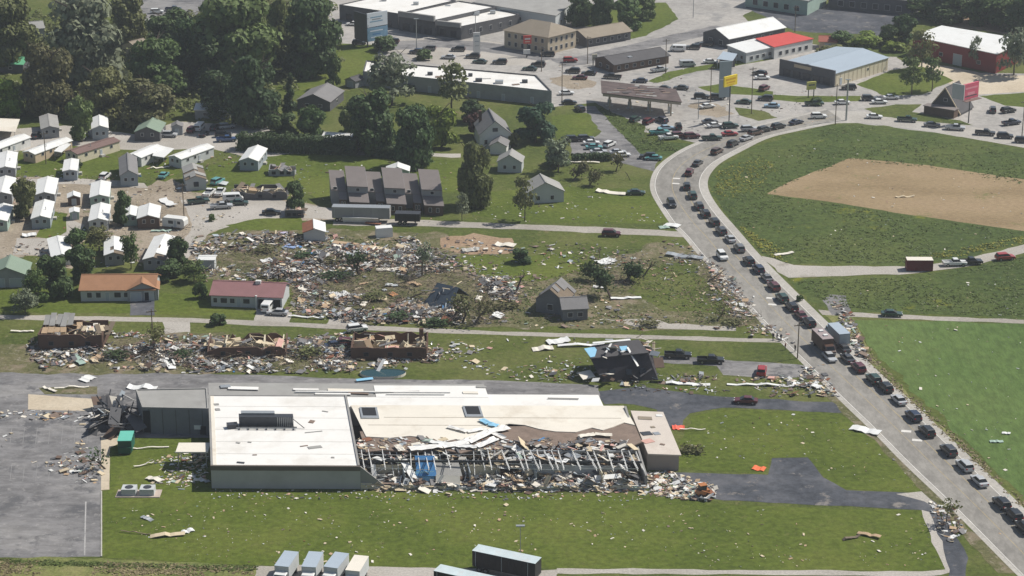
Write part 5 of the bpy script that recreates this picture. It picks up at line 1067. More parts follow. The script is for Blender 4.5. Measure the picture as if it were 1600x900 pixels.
for a in [
 ('big2','olive',15,105,95,115,'olive tree cut by the left edge above the green-roofed house',WD), ('big3','grey',135,135,135,140,'largest grey-green tree of the wood at top left',WD),
 ('big1','olive',203,72,70,82,'olive tree right behind the largest grey-green tree',WD), ('big1','brown',78,178,95,112,'olive-brown tree right of the green-roofed house',WD), ('big3','mid',246,152,98,92,'round grey-green tree in the middle of the wood',WD),
 ('big1','deep',268,90,90,75,'dark green tree below the small asphalt lot',WD), ('big2','light',365,130,150,150,'tallest light green tree left of the dark green one',WD), ('big1','dark',395,196,95,112,'dark tree right above the parked cars of the park',WD),
 ('big2','deep',487,116,98,130,'tall dark green tree on the lawn beside the billboard',WD), ('big1','light',440,100,60,105,'light tree squeezed between the two tallest trees',WD), ('big3','olive',165,182,88,75,'low olive tree above the narrow blue home',WD),
 ('big1','brown',232,196,98,72,'brownish tree above the sage-roofed house',WD), ('mid1','light',128,222,48,72,'pale green tree behind the tan walled home',WD), ('mid2','bright',14,180,55,62,'yellow-green bush tree at the left edge',WD),
 ('big2','dark',330,140,85,90,'dark tree in the shade below the tallest light tree',WD), ('big3','deep',300,110,75,80,'deep green tree between the round one and the tallest one',WD), ('big1','dark',345,180,80,70,'dark low tree behind the white roofed shaded house',WD),
 ('cone','dark',455,178,32,58,'small dark conifer left of the grey bungalow',None), ('mid1','mid',522,138,30,55,'slim tree beside the grey bungalow roof',None), ('big1','deep',582,238,88,100,'broad dark tree in front of the strip building',None),
 ('sparse2','grey',612,165,85,85,'thin grey-green tree in front of the torn strip roof',None), ('big3','deep',648,262,72,98,'dark tree behind the white shed',None), ('mid2','bright',690,230,58,68,'bright yellow-green tree next to the dark one',None),
 ('mid1','dark',738,190,48,34,'dark tree right of the bright tree',None), ('mid1','red',742,212,40,36,'dark reddish tree beside the two storey house',None), ('mid2','teal',836,222,68,66,'blue-green round tree behind the parked rows',None),
 ('sparse2','grey',872,268,54,56,'grey-green stripped tree behind the parked rows',None), ('big1','olive',742,322,62,105,'tall olive tree right of the townhouses',None), ('sparse','olive',820,345,44,72,'half bare tree on the lawn by the lane',None), ('sparse','grey',722,345,30,45,'thin wind-stripped tree at the right end of the townhouses',None),
 ('sparse','olive',706,175,70,80,'thin tree in front of the strip building, right of the grey-green one',None),
 ('mid1','mid',488,222,56,58,'middle green tree behind the dark hedge',None), ('mid2','deep',440,222,54,50,'dark bushy tree at the left end of the hedge',None), ('mid1','light',548,222,40,60,'light tree behind the hedge near the long white roof',None), ('mid2','deep',463,330,36,52,'small dark tree beside the wrecked shed by the lane',None),
 ('big3','deep',905,40,46,52,'dark tree left in the group behind the motel',None), ('big1','deep',940,44,44,55,'dark tree in the middle of the group behind the motel',None), ('mid1','mid',978,45,52,50,'lighter tree right in the group behind the motel',None), ('mid2','mid',1010,30,40,40,'bushy tree at the right end of the group behind the motel',None),
 ('sparse','olive',1440,108,52,62,'thin tree left in front of the red barn',None), ('sparse','mid',1424,148,48,60,'young tree on the grass left of the A-frame',None), ('sparse','mid',1456,143,42,55,'second young tree on the grass nearer the A-frame',None), ('sparse2','grey',1584,118,60,75,'grey-green tree at the right end of the red barn',None), ('sparse','grey',1523,108,26,52,'slim tree in front of the barn door',None),
 ('mid1','deep',1412,68,46,46,'dark bushy tree left behind the red barn',None), ('mid2','bright',1350,78,60,28,'bright shrub tree behind the steel-roofed building',None), ('mid1','mid',1312,74,46,26,'green shrub tree behind the small red shed',None), ('mid1','deep',1388,72,36,34,'dark shrub tree between bright shrub and barn',None),
 ('big1','deep',1480,32,85,46,'dark tree above the barn roof',None), ('big2','mid',1545,38,85,52,'green tree above the barn, second from the right',None), ('big3','deep',1598,48,70,55,'green tree at the top right corner',None), ('mid1','mid',1440,24,60,30,'low tree right of the pale end wall of the dark warehouse',None),
 ('big1','mid',1380,0,90,30,'tree at the top edge right of centre',None),
 ('mid1','olive',40,342,44,66,'olive tree among the left home row',None), ('mid2','deep',88,462,62,72,'dark tree left of the orange-roofed house',None), ('mid1','deep',128,440,54,58,'dark tree behind the orange-roofed house',None), ('sparse2','mid',57,478,44,62,'shaggy tree by the grey two-door garage',None), ('sparse2','grey',40,490,48,40,'grey-green shaggy bush tree at the lane edge',None),
 ('mid2','deep',192,352,34,56,'dark tree between the mint home and the right home row',None), ('sparse2','mid',205,420,36,60,'dark thin tree between the two lower homes',None), ('mid1','deep',280,420,42,52,'dark tree right of the lower edge home',None), ('mid2','deep',262,436,50,30,'dark bushes behind the orange-roofed house, right end',None), ('sparse2','mid',303,440,50,34,'shaggy bush left of the mauve-roofed house',None), ('mid1','mid',120,395,38,40,'tree beside the askew white roof',None), ('sparse2','olive',155,392,50,40,'thin tree between the askew roof and the debris-strewn one',None),
 ('mid2','deep',815,410,34,24,'round dark bush in the trampled grass, behind the torn house',None), ('bush','deep',340,508,36,18,'dark round bush at the lane above the wreckage',None), ('bush','mid',312,466,30,26,'bush at the left wall of the mauve-roofed house',None), ('bush','deep',870,260,60,20,'low dark bushes behind the parked rows',None), ('bush','olive',800,230,32,24,'olive bush beside the two storey house',None),
 ('bush','dark',120,262,20,14,'small dark bush at the tan home',None), ('bush','mid',330,345,16,12,'small bush at the gravel bend',None), ('bush','mid',1250,470,16,10,'small weed bush on the highway verge',None), ('bush','deep',605,80,56,24,'dark bushes below the billboard',None), ('bush','deep',660,92,40,16,'low bushes right of the billboard bushes',None), ('bush','deep',640,142,30,12,'bush at the rear wall of the strip building',None),
 ('bush','deep',1275,163,30,12,'clipped bush under the yellow roadside sign',None), ('bush','olive',1300,86,70,14,'low scrub behind the steel-roofed building',None), ('bush','bright',1400,80,50,16,'low scrub left of the barn',None)]:
    tree(*a[:7], name='shrub' if a[0] == 'bush' else 'tree', cat='shrub' if a[0] == 'bush' else 'tree', group=a[7])
# undergrowth that closes the wood between the trunks
r = random.Random(5); b = MB()
UG = [(-40,40),(60,20),(200,60),(330,10),(520,0),(530,100),(470,118),(440,190),(470,205),(360,196),(290,180),(250,196),(180,205),(120,200),(100,190),(60,185),(48,190),(-40,180),(-40,130),(40,128),(50,100),(-40,80)]
k = 0
while k < 1100:
    x, y = r.uniform(-40, 530), r.uniform(0, 205)
    if not inside(UG, x, y): continue
    k += 1; c = P(x, y); hh = r.uniform(.8, 3.6); ww = r.uniform(1.0, 2.4)
    for q in range(26):
        d = Vector((r.gauss(0, 1), r.gauss(0, 1), abs(r.gauss(0, .8)))).normalized(); leaf(b, c+Vector((d.x*ww, d.y*ww, d.z*hh)), d+Vector((r.gauss(0, .4), r.gauss(0, .4), .3)), .5, r)
kind(b.build('undergrowth', LF['olive']), 'stuff', 'shaggy undergrowth between the trees of the wood', 'undergrowth')
# clipped hedge, long
def hedge(label, p0, p1, wd, h, colr, seed):
    r = random.Random(seed); a, c = P(*p0), P(*p1); d = c-a; L = d.length; b = MB(); n = int(L*h*26)
    for k in range(n):
        x = r.uniform(0, L); hh = h*(1+.25*noise.noise(Vector((x*.4, seed, 0)))); f = r.random()
        if f < .5: p = Vector((x, r.uniform(-wd/2, wd/2), hh*r.uniform(.9, 1.05))); nn = Vector((0, 0, 1))
        else: s = r.choice([-1, -1, 1]); p = Vector((x, s*wd/2*r.uniform(.85, 1.1), r.uniform(0, hh))); nn = Vector((0, s, .3))
        leaf(b, p, nn+Vector((r.gauss(0, .5), r.gauss(0, .5), r.gauss(0, .5))), .34, r)
    t = thing('hedge', label, 'hedge', a, math.atan2(d.y, d.x)); b.build('foliage', LF[colr], t)
    MB().box((L/2, 0, h*.4), (L*.98, wd*.6, h*.8)).build('core', LF['dark'], t); return t
hedge('long dark hedge along the back of the green plot', (372,232), (560,240), 5.0, 4.2, 'dark', 4); hedge('dark hedge behind the green plot, right of the broad tree', (575,241), (660,250), 4, 3, 'dark', 5)
hedge('dark low hedge in front of the parked rows', (893,252), (955,250), 2.5, 1.8, 'dark', 6)

# bare, broken and uprooted trees
def bare(label, px, py, h, r0, seed, lean=(0, 0), leaves=0, name='bare_tree', m=None, depth=3, colr='olive'):
    r = random.Random(seed); b = MB(); tips = []
    def grow(p, d, l, rr, k):
        e = p+d*l; b.tube(p, e, rr, rr*.62, 5 if k > 1 else 4); tips.append(e)
        if k == 0: return
        for j in range(r.choice([2, 3, 3])):
            q = (d+Vector((r.gauss(0, .5), r.gauss(0, .5), r.gauss(.12, .35)))).normalized(); grow(p.lerp(e, r.uniform(.55, 1)), q, l*r.uniform(.5, .8), rr*.55, k-1)
    c = P(px, py); d0 = Vector((lean[0], lean[1], 1)).normalized(); grow(Vector((0, 0, -.1)), d0, h*.42, r0, depth)
    lowest = min(v[2] for v in b.v)
    if lowest < -.3: b.v = [(v[0], v[1], max(v[2], .05)) for v in b.v]
    t = thing(name, label, 'tree', (c.x, c.y, 0)); b.build('trunk', m or BARKG, t)
    if leaves:
        lb = MB()
        for k in range(leaves):
            p = r.choice(tips)+Vector((r.gauss(0, .7), r.gauss(0, .7), r.gauss(0, .6))); p.z = max(.15, p.z); leaf(lb, p, Vector((r.gauss(0, 1), r.gauss(0, 1), r.gauss(.4, 1))), .3, r)
        lb.build('crown', LF[colr], t)
    return t
bare('bare forked tree at the gravel bend of the park', 280, 395, 8, .2, 1, (.5, -.3)); bare('bare dark trunk leaning on the grass left of the torn house', 803, 462, 9, .3, 2, (.45, .3), m=BARK, depth=2)
bare('uprooted dark tree with torn crown right of the torn house', 955, 466, 7, .4, 3, (-.5, .5), 900, 'uprooted_tree', BARK, 3, 'dark'); bare('second uprooted dark tree leaning over the first one', 975, 442, 6.5, .35, 4, (.8, .3), 700, 'uprooted_tree', BARK, 3, 'dark')
bare('low toppled dark tree at the left of the uprooted pair', 935, 440, 5, .3, 5, (-.8, .2), 450, 'uprooted_tree', BARK, 3, 'dark'); bare('thin bare tree standing behind the uprooted pair', 938, 405, 5, .12, 6, (-.2, 0)); bare('broken trunk on the grass right of the uprooted pair', 1006, 430, 6, .25, 7, (.6, -.1), depth=2)
bare('fallen tree across the wreckage, right of the dark fallen roof', 706, 500, 6, .35, 8, (.6, .2), 250, 'uprooted_tree', BARK, 3, 'brown'); bare('stripped tree trunk standing right of the dark fallen roof', 722, 505, 6, .3, 9, (.4, .1), 60, 'bare_tree', BARK, 3); bare('stripped tree at the right end of the wreckage', 742, 506, 6, .35, 10, (.6, .1), 160, 'bare_tree', BARKG, 3, 'brown')
bare('stripped tree in the middle of the wreckage', 660, 430, 8, .3, 11, (0, 0), 350, 'bare_tree', BARKG, 3, 'grey'); bare('dark root ball tree left of the white sheet in the wreckage', 562, 430, 6, .4, 12, (-.4, .1), 300, 'uprooted_tree', BARK, 3, 'dark'); bare('long fallen trunk in the wreckage pointing down right', 620, 445, 10, .28, 13, (1.6, -.9), 0, 'bare_tree', BARKG, 2)
bare('second long fallen trunk in the wreckage, below the first', 640, 465, 9, .22, 14, (1.8, -.6), 0, 'bare_tree', BARKG, 2); bare('fallen branchy tree on the verge of the highway', 1105, 440, 7, .2, 15, (1.2, -.3), 0, 'bare_tree', BARKG, 3); bare('brush heap left by the highway verge, lower', 1120, 500, 5, .18, 16, (.8, .1), 60, 'bare_tree', BARKG, 3)
bare('uprooted brown tree heap beside the right annex', 1066, 708, 3, .18, 17, (.9, .2), 160, 'uprooted_tree', BARK, 3, 'brown').scale.z = .5; bare('second brown root heap beside the right annex', 1082, 709, 2.6, .16, 18, (.9, .1), 110, 'uprooted_tree', BARK, 3, 'brown').scale.z = .5; bare('dark tangle of branches at the parking lot corner', 165, 733, 5, .2, 19, (-.9, .1), 60, 'uprooted_tree', BARK, 3, 'dark')
bare('twisted small tree where the curved drive meets the highway', 1478, 818, 5, .14, 20, (.1, .1), 80, 'bare_tree', BARKG, 3, 'olive'); bare('stripped roadside tree by the dark sedan driveway', 962, 268, 5, .2, 21, (.3, .1), 300, 'uprooted_tree', BARK, 3, 'brown'); bare('dark brush heap beside the pale gabled house', 895, 282, 6, .25, 22, (.8, .1), 500, 'uprooted_tree', BARK, 3, 'brown'); bare('second dark brush heap right of the pale gabled house', 920, 290, 5, .2, 23, (.7, .1), 350, 'uprooted_tree', BARK, 3, 'brown')
bare('bare leaning sapling on the verge by the dark green car', 985, 282, 5, .12, 24, (-.5, .4), depth=1); bare('torn small tree in front of the ruined brick house', 240, 548, 6, .2, 25, (.2, 0), 200, 'bare_tree', BARKG, 3, 'olive')
# brushwood: broken twigs in the wreckage, uncountable
for (cx, cy, hh, sd, lv, cl, lb) in ((470,402,4,31,260,'dark','dark brush heap left in the wreckage, below the lilac scrap'),(505,415,4,32,260,'brown','brown brush heap in the wreckage, left of the root ball'),(520,440,4,33,220,'dark','dark brush heap in the wreckage below the brown one'),(600,470,4,34,260,'olive','olive brush heap in the wreckage, below the fallen trunks'),(640,497,4,35,320,'dark','dark brush heap by the lane, left of the fallen tree'),(690,503,4,36,340,'dark','dark brush heap by the lane below the dark fallen roof'),(775,478,4,37,240,'brown','brown brush heap right of the stripped trees'),(400,395,4,38,200,'brown','brown brush heap behind the mauve-roofed house'),(480,560,4,39,300,'olive','dark round brush heap between the two brick ruins'),(300,560,4,40,220,'dark','dark brush heap among the wreckage below the pale driveway'),(205,560,4,41,220,'dark','dark brush heap among the wreckage left of the pale driveway'),(1015,505,3,42,160,'brown','brown brush heap at the old slab'),(1140,505,3,43,160,'brown','brown brush heap near the highway verge')):
    t = bare(lb, cx, cy, hh, .16, sd, (.9*math.cos(sd), .9*math.sin(sd)), lv, 'brush_heap', BARK, 3, cl)
    for o in t.children: o.scale = (1.5, 1.3, .42)
# rough weeds standing in the unmown fields, uncountable
r = random.Random(77); wm1 = leaf_mat('weed_green', (.1, .135, .036)); wm2 = leaf_mat('weed_yellow', (.25, .25, .04)); wm3 = leaf_mat('weed_dry', (.26, .22, .12))
b = MB()
def weeds(poly, n, mi, h0, h1):
    xs_ = [p[0] for p in poly]; ys_ = [p[1] for p in poly]; k = 0
    while k < n:
        x, y = r.uniform(min(xs_), max(xs_)), r.uniform(min(ys_), max(ys_))
        if not inside(poly, x, y): continue
        k += 1; c = P(x, y)
        if noise.noise(Vector((c.x*.06, c.y*.06, mi*7))) < r.uniform(-.5, .15): continue
        for q in range(3):
            n0 = len(b.f); leaf(b, c+Vector((r.gauss(0, .3), r.gauss(0, .3), r.uniform(h0, h1)*.5)), Vector((r.gauss(0, .35), r.gauss(0, .35), 1)), r.uniform(.14, .3), r)
            for j in range(n0, len(b.f)): b.m[j] = mi
RF = [(1112,300),(1128,264),(1172,236),(1242,211),(1330,195),(1600,240),(1600,290),(1450,262),(1328,250),(1240,284),(1200,305),(1300,318),(1430,340),(1600,364),(1560,388),(1420,412),(1240,410),(1195,396),(1132,328)]
weeds(RF, 4200, 0, .1, .3); weeds([(1120,270),(1180,240),(1215,262),(1180,300),(1150,330),(1118,302)], 480, 1, .1, .25); weeds([(1150,350),(1215,385),(1230,410),(1195,398)], 250, 1, .3, .6); weeds([(1420,405),(1600,370),(1600,380),(1500,402)], 200, 1, .3, .6)
weeds([(1240,440),(1420,432),(1520,420),(1600,400),(1600,495),(1420,488),(1300,478)], 1500, 0, .1, .3); weeds([(-20,874),(400,886),(400,899),(-20,899)], 900, 2, .1, .25); weeds([(-20,874),(400,886),(400,892),(-20,880)], 600, 0, .1, .25); weeds([(1330,500),(1350,540),(1400,596),(1520,706),(1620,805),(1600,796),(1480,682),(1350,562)], 500, 2, .1, .25)
weeds([(300,370),(640,370),(800,440),(1010,400),(1130,450),(1190,505),(830,508),(470,485),(310,420)], 2600, 0, .1, .35); weeds([(300,370),(640,370),(800,440),(1010,400),(1130,450),(1190,505),(830,508),(470,485),(310,420)], 1300, 2, .1, .3); weeds([(930,165),(1008,198),(1060,236),(1000,236),(960,200)], 500, 0, .3, .8)
kind(b.build('weeds', [wm1, wm2, wm3]), 'stuff', 'rough weeds and wild flowers standing in the unmown grass', 'weeds')
r = random.Random(88); b = MB()
for poly, n in (([(540,400),(700,400),(800,470),(790,508),(600,505),(540,470)], 2200), ([(320,376),(560,380),(560,480),(460,480),(460,440),(330,430)], 1200), ([(60,550),(330,545),(540,545),(540,578),(60,574)], 900), ([(900,400),(1010,395),(1020,460),(920,470)], 350), ([(1080,400),(1195,505),(1150,512),(1090,460)], 300), ([(180,530),(260,520),(330,560),(200,570)], 260)):
    k = 0
    while k < n:
        x, y = r.uniform(150, 1200), r.uniform(390, 580)
        if not inside(poly, x, y): continue
        p = P(x, y)+Vector((0, 0, r.uniform(.05, 1.3))); d = Vector((r.gauss(0, 1), r.gauss(0, 1), r.gauss(.1, .3))).normalized()*r.uniform(.6, 2.2); e = p+d; e.z = max(.05, e.z); b.tube(p, e, r.uniform(.03, .08), .015, 3); k += 1
kind(b.build('brushwood', BARKG), 'stuff', 'broken twigs and branches tangled in the wreckage', 'branches')

# ---------------------------------------------------------------- vehicles
for k, c in dict(black=(.012, .013, .015), charcoal=(.045, .047, .052), grey=(.14, .14, .145), silver=(.42, .43, .44), white=(.72, .72, .7), red=(.33, .02, .022), maroon=(.1, .016, .02), blue=(.04, .085, .2), navy=(.015, .025, .055), teal=(.1, .3, .3), green=(.02, .055, .04), brown=(.09, .05, .035), tan=(.4, .33, .22), ltblue=(.28, .4, .5)).items(): paint(k, c)
TYRE = mat('tyre_rubber', (.018, .018, .018), .85, .2, 2.0); RIM = mat('wheel_rim', (.35, .35, .36), .35, .1, 2.0, metal=.7)
CGL = mat('car_glass', (.012, .016, .02), .08, .2, 1.0); HLMP = mat('headlamp_glass', (.7, .7, .68), .15, .05, 1.0); TLMP = mat('tail_lamp_red', (.35, .012, .012), .25, .1, 1.0)
def loft_profile(prof, hw, inset=.1):
    """side profile (x,z) swept across the width, its outer edges rounded in"""
    b = MB(); n = len(prof); cx = sum(p[0] for p in prof)/n; cz = sum(p[1] for p in prof)/n
    secs = [(-hw, .93, .9), (-hw+.1, 1, 1), (hw-.1, 1, 1), (hw, .93, .9)]; pts = []
    for y, kx, kz in secs: pts += [(cx+(x-cx)*kx, y, cz+(z-cz)*kz) for x, z in prof]
    fs = []
    for s in range(3):
        for i in range(n): j = (i+1) % n; fs.append((s*n+i, (s+1)*n+i, (s+1)*n+j, s*n+j))
    fs += [tuple(range(n)), tuple(range(4*n-1, 3*n-1, -1))]; b.add(pts, fs); return b
def hexa_tap(b, x0, x1, y, z0, X0, X1, Y, z1, mi=0): b.hexa([(x0, -y, z0), (x1, -y, z0), (x1, y, z0), (x0, y, z0), (X0, -Y, z1), (X1, -Y, z1), (X1, Y, z1), (X0, Y, z1)], mi)
CAR = {}
def def_car(k):
    hw = .9; m = MATS['paint_grey']; parts = []
    if k == 'sedan':
        b = loft_profile([(-2.3,.35),(2.3,.35),(2.35,.62),(2.2,.78),(1.1,.92),(-1.6,.98),(-2.3,.92),(-2.38,.6)], hw); g = MB(); hexa_tap(g, -1.75, 1.15, .82, .93, -1.1, .35, .64, 1.4); hexa_tap(b, -1.12, .38, .66, 1.401, -1.0, .25, .6, 1.46); wx = (1.4, -1.4); L = 2.3; zl = .72
    elif k == 'suv':
        hw = .95; b = loft_profile([(-2.3,.4),(2.3,.4),(2.35,.75),(2.2,.98),(1.2,1.1),(-2.25,1.12),(-2.35,.7)], hw); g = MB(); hexa_tap(g, -2.2, 1.2, .86, 1.1, -1.95, .45, .7, 1.66); hexa_tap(b, -1.97, .5, .73, 1.661, -1.85, .35, .66, 1.75); wx = (1.45, -1.4); L = 2.3; zl = .9
    elif k == 'pickup':
        hw = .97; b = loft_profile([(-2.8,.45),(2.8,.45),(2.85,.85),(2.7,1.02),(1.3,1.12),(-.6,1.14),(-.6,.72),(-2.7,.72),(-2.8,.72)], hw); g = MB(); hexa_tap(g, -.6, 1.45, .86, 1.12, -.4, .75, .7, 1.68); hexa_tap(b, -.45, .8, .73, 1.681, -.35, .65, .66, 1.77)
        for s in (-1, 1): b.box((-1.72, s*.91, .93), (2.2, .1, .42))
        b.box((-2.78, 0, .93), (.1, 1.86, .42)); wx = (1.8, -1.75); L = 2.8; zl = .9
    else:
        hw = 1.0; b = loft_profile([(-2.6,.4),(2.6,.4),(2.65,.9),(2.3,1.25),(1.75,2.0),(1.5,2.1),(-2.5,2.1),(-2.62,1.9)], hw); g = MB()
        for s in (-1, 1): g.box((1.2, s*.99, 1.6), (.9, .05, .5)); g.box((-.6, s*.99, 1.6), (2.2, .05, .5))
        g.hexa([(1.85, -.8, 1.35), (2.32, -.8, 1.3), (2.32, .8, 1.3), (1.85, .8, 1.35), (1.6, -.75, 1.95), (1.85, -.75, 1.93), (1.85, .75, 1.93), (1.6, .75, 1.95)]); g.box((-2.6, 0, 1.6), (.06, 1.5, .5)); wx = (1.6, -1.6); L = 2.6; zl = .85
    wr = .34 if k == 'sedan' else .38
    wm = MB().tube((0, -.12, 0), (0, .12, 0), wr, wr, 14).tube((0, -.135, 0), (0, .135, 0), wr*.6, wr*.6, 10, 1).mesh('wheel', [TYRE, RIM])
    lm = MB().box((0, 0, 0), (.14, .38, .16)).mesh('headlight', HLMP); tm = MB().box((0, 0, 0), (.1, .3, .22)).mesh('taillight', TLMP)
    return b.mesh('body', m), g.mesh('windows', CGL), wm, lm, tm, hw, wr, wx, L, zl
def car(k, colr, px, py, head, label, group=None, name=None, z=.04):
    if k not in CAR: CAR[k] = def_car(k)
    bm_, gm, wm, lm, tm, hw, wr, wx, L, zl = CAR[k]; c = P(px, py)
    t = thing(name or {'sedan': 'parked_car', 'suv': 'parked_suv', 'pickup': 'pickup_truck', 'van': 'van'}[k], label, {'sedan': 'car', 'suv': 'car', 'pickup': 'pickup truck', 'van': 'van'}[k], (c.x, c.y, z), rad(head), group)
    o = link('body', bm_, t); o.material_slots[0].link = 'OBJECT'; o.material_slots[0].material = MATS['paint_'+colr]; link('windows', gm, t)
    for x in wx:
        for s in (-1, 1): link('wheel', wm, t, (x, s*(hw-.1), wr))
    for s in (-1, 1): link('headlight', lm, t, (L-.03, s*(hw-.32), zl)); link('taillight', tm, t, (-L-.0, s*(hw-.28), zl+.05))
    return t
def heading_on_road(px, py):
    c = P(px, py); i = min(range(len(LW)-1), key=lambda i: (LW[i].lerp(RW[i], .5)-c).length); d = across(.6, i+1)-across(.6, i); return math.degrees(math.atan2(d.y, d.x))
CN = {'suv': 'SUV', 'sedan': 'car', 'pickup': 'pickup truck', 'van': 'van'}; CW = {'charcoal': 'dark grey', 'ltblue': 'light blue', 'teal': 'teal', 'navy': 'dark navy', 'green': 'dark green'}
def place(cars, phrase, group, road=False, axis=0, name=None, rev=False):
    cars = sorted(cars, key=lambda c: c[2+axis], reverse=rev)
    for i, c in enumerate(cars):
        k, colr, px, py = c[:4]; hd = (heading_on_road(px, py)) if road else (c[4]+RD.uniform(-4, 4))
        car(k, colr, px, py, hd, '%s %s %s' % (CW.get(colr, colr), CN[k], phrase % ordinal(i)), group, name, .06 if road else .04)
# the queue in the right lane, from the bottom of the photograph up
Q = [('suv','black',1601,830),('suv','black',1584,810),('suv','black',1565,792),('sedan','silver',1530,756),('suv','silver',1507,733),('suv','charcoal',1482,709),('suv','black',1448,679),('suv','navy',1427,655),('sedan','silver',1404,629),('suv','black',1383,610),('suv','green',1365,597),('suv','maroon',1341,579),('sedan','charcoal',1324,564),
     ('suv','black',1264,508),('sedan','maroon',1251,496),('suv','black',1237,484),('suv','green',1222,470),('suv','maroon',1209,452),('sedan','grey',1198,438),('suv','navy',1185,425),('suv','black',1170,412),('suv','grey',1155,392),('sedan','silver',1141,377),('suv','charcoal',1127,365),('suv','black',1116,351),('suv','black',1102,338),('suv','charcoal',1092,326),('suv','green',1082,309),('suv','black',1073,295),('suv','maroon',1077,273),('sedan','charcoal',1090,258),('suv','brown',1120,240),('suv','black',1145,228),('sedan','silver',1166,219),('suv','brown',1180,211),('suv','black',1194,206),('suv','black',1216,201),('sedan','navy',1244,194)]
for i, (k, c, x, y) in enumerate(Q):
    car(k, c, x, y, heading_on_road(x, y), '%s %s in the highway queue, %s up from the bottom right corner' % (CW.get(c, c), CN[k], ordinal(i)), 'vehicles queueing on the highway', 'queueing_car' if k == 'sedan' else 'queueing_suv', .06)
car('sedan', 'silver', 1296, 562, heading_on_road(1296, 562)+180, 'silver car in the middle lane below the two big trucks', None, 'moving_car', .06); car('suv', 'black', 1049, 322, heading_on_road(1049, 322)+180, 'black SUV alone in the left lane at the highway bend', None, 'moving_suv', .06)
car('suv', 'white', 1128, 404, heading_on_road(1128, 404)+180, 'white SUV with red tail lights alone in the left lane', None, 'moving_suv', .06); car('sedan', 'charcoal', 1318, 548, heading_on_road(1318, 548), 'dark grey car just ahead of the brown box truck', None, 'moving_car', .06)
car('suv', 'maroon', 955, 369, -4, 'maroon SUV with white tail on the lane below the lawn', None)
car('sedan', 'green', 1393, 494, -4, 'dark green car on the narrow field lane', None); car('sedan', 'green', 994, 304, 0, 'dark green car parked on the grass by the highway bend', None)
car('suv', 'red', 1570, 406, 12, 'red SUV at the right end of the gravel side road', None); car('pickup', 'white', 1491, 415, 4, 'white pickup truck on the gravel side road beside the red container', None); car('pickup', 'black', 1516, 413, 6, 'black pickup truck right of the white one on the side road', None)
car('pickup', 'black', 1059, 559, -3, 'black pickup truck right of the shoved house', None); car('pickup', 'black', 1110, 567, -2, 'second black pickup truck on the small driveway', None); car('suv', 'red', 1190, 584, 80, 'bright red car on the small driveway near the highway', None); car('sedan', 'maroon', 1165, 630, 172, 'dark red car on the wet driveway', None)
car('van', 'white', 419, 484, 80, 'white van in the drive of the mauve-roofed house', None); car('sedan', 'silver', 434, 492, 172, 'silver car across the drive of the mauve-roofed house', None); car('suv', 'white', 558, 518, 20, 'white car on the lane above the roofless brick house', None); car('suv', 'maroon', 544, 540, 10, 'crushed maroon car left of the roofless brick house', None); car('sedan', 'navy', 524, 543, 20, 'dark blue car left of the crushed maroon one', None)
car('sedan', 'black', 424, 335, 5, 'black car alone on the gravel near the small dark tree', None); car('suv', 'black', 1012, 248, 175, 'dark car at the mouth of the parking lane, left one of the pair', None); car('sedan', 'teal', 1021, 250, 172, 'pale teal car at the mouth of the parking lane, right one of the pair', None)
place([('suv','black',896,221,5),('suv','charcoal',915,220,8),('sedan','white',924,226,8),('sedan','teal',928,233,8),('sedan','silver',935,240,8),('sedan','white',940,246,8),('suv','white',952,229,60),('sedan','silver',965,241,15),('sedan','white',972,245,12)], 'in the parked rows beside the parking lane, %s from the left', 'cars in the parked rows')
place([('sedan','green',828,110,165),('suv','black',841,104,170),('suv','black',856,88,175),('suv','red',891,97,10),('suv','black',895,114,170),('sedan','maroon',906,124,170),('sedan','black',920,117,170),('pickup','black',957,123,168),('sedan','navy',1000,129,175),('sedan','white',885,148,5),('sedan','black',889,163,5),('suv','black',906,173,110)], 'between strip building and fuel canopy, %s from the left', 'cars around the strip building')
place([('suv','green',992,190,60),('suv','maroon',1013,193,60),('suv','navy',1034,191,120),('pickup','teal',1030,210,20),('sedan','ltblue',1041,203,20),('suv','black',1060,201,90),('pickup','white',1044,218,15),('suv','maroon',1061,215,20),('suv','maroon',1081,216,15),('pickup','green',1112,219,5),('suv','green',1141,200,10),('sedan','white',1117,199,15),('sedan','grey',1109,193,15),('sedan','red',1140,212,10),('suv','silver',1170,205,10)], 'on the lot below the fuel canopy, %s from the left', 'cars on the lot below the fuel canopy')
place([('van','white',1059,80,175),('suv','black',1083,77,165),('suv','black',1104,72,165),('van','silver',1074,104,5),('sedan','white',1110,99,5),('pickup','silver',1030,112,30),('sedan','charcoal',1064,140,172),('sedan','black',1036,141,172),('suv','black',1096,154,0),('suv','black',1121,155,0),('sedan','white',1105,169,20)], 'on the pavement between restaurant and pylon sign, %s from the left', 'cars near the pylon sign')
place([('sedan','green',1162,162,172),('suv','black',1187,118,140),('sedan','white',1191,124,5),('suv','maroon',1194,141,60),('suv','black',1196,157,172),('sedan','ltblue',1206,168,172),('suv','black',1326,140,175),('suv','white',1279,185,5),('sedan','white',1316,163,5),('suv','charcoal',1358,157,0),('sedan','white',1374,162,0),('sedan','white',1392,155,5),('pickup','green',1272,165,0)], 'around the steel-roofed building, %s from the left', 'cars around the steel-roofed building')
place([('sedan','white',1366,185,-8),('pickup','green',1417,190,-8),('sedan','grey',1456,198,-10),('pickup','silver',1492,203,-10),('pickup','black',1539,211,-12),('suv','black',1570,216,-12),('suv','black',1598,223,-12)], 'on the cross road along the rough field, %s from the left', 'vehicles on the cross road')
place([('suv','charcoal',1551,175,80),('suv','black',1575,176,20),('pickup','navy',1580,195,20)], 'parked right of the A-frame building, %s from the left', 'cars right of the A-frame')
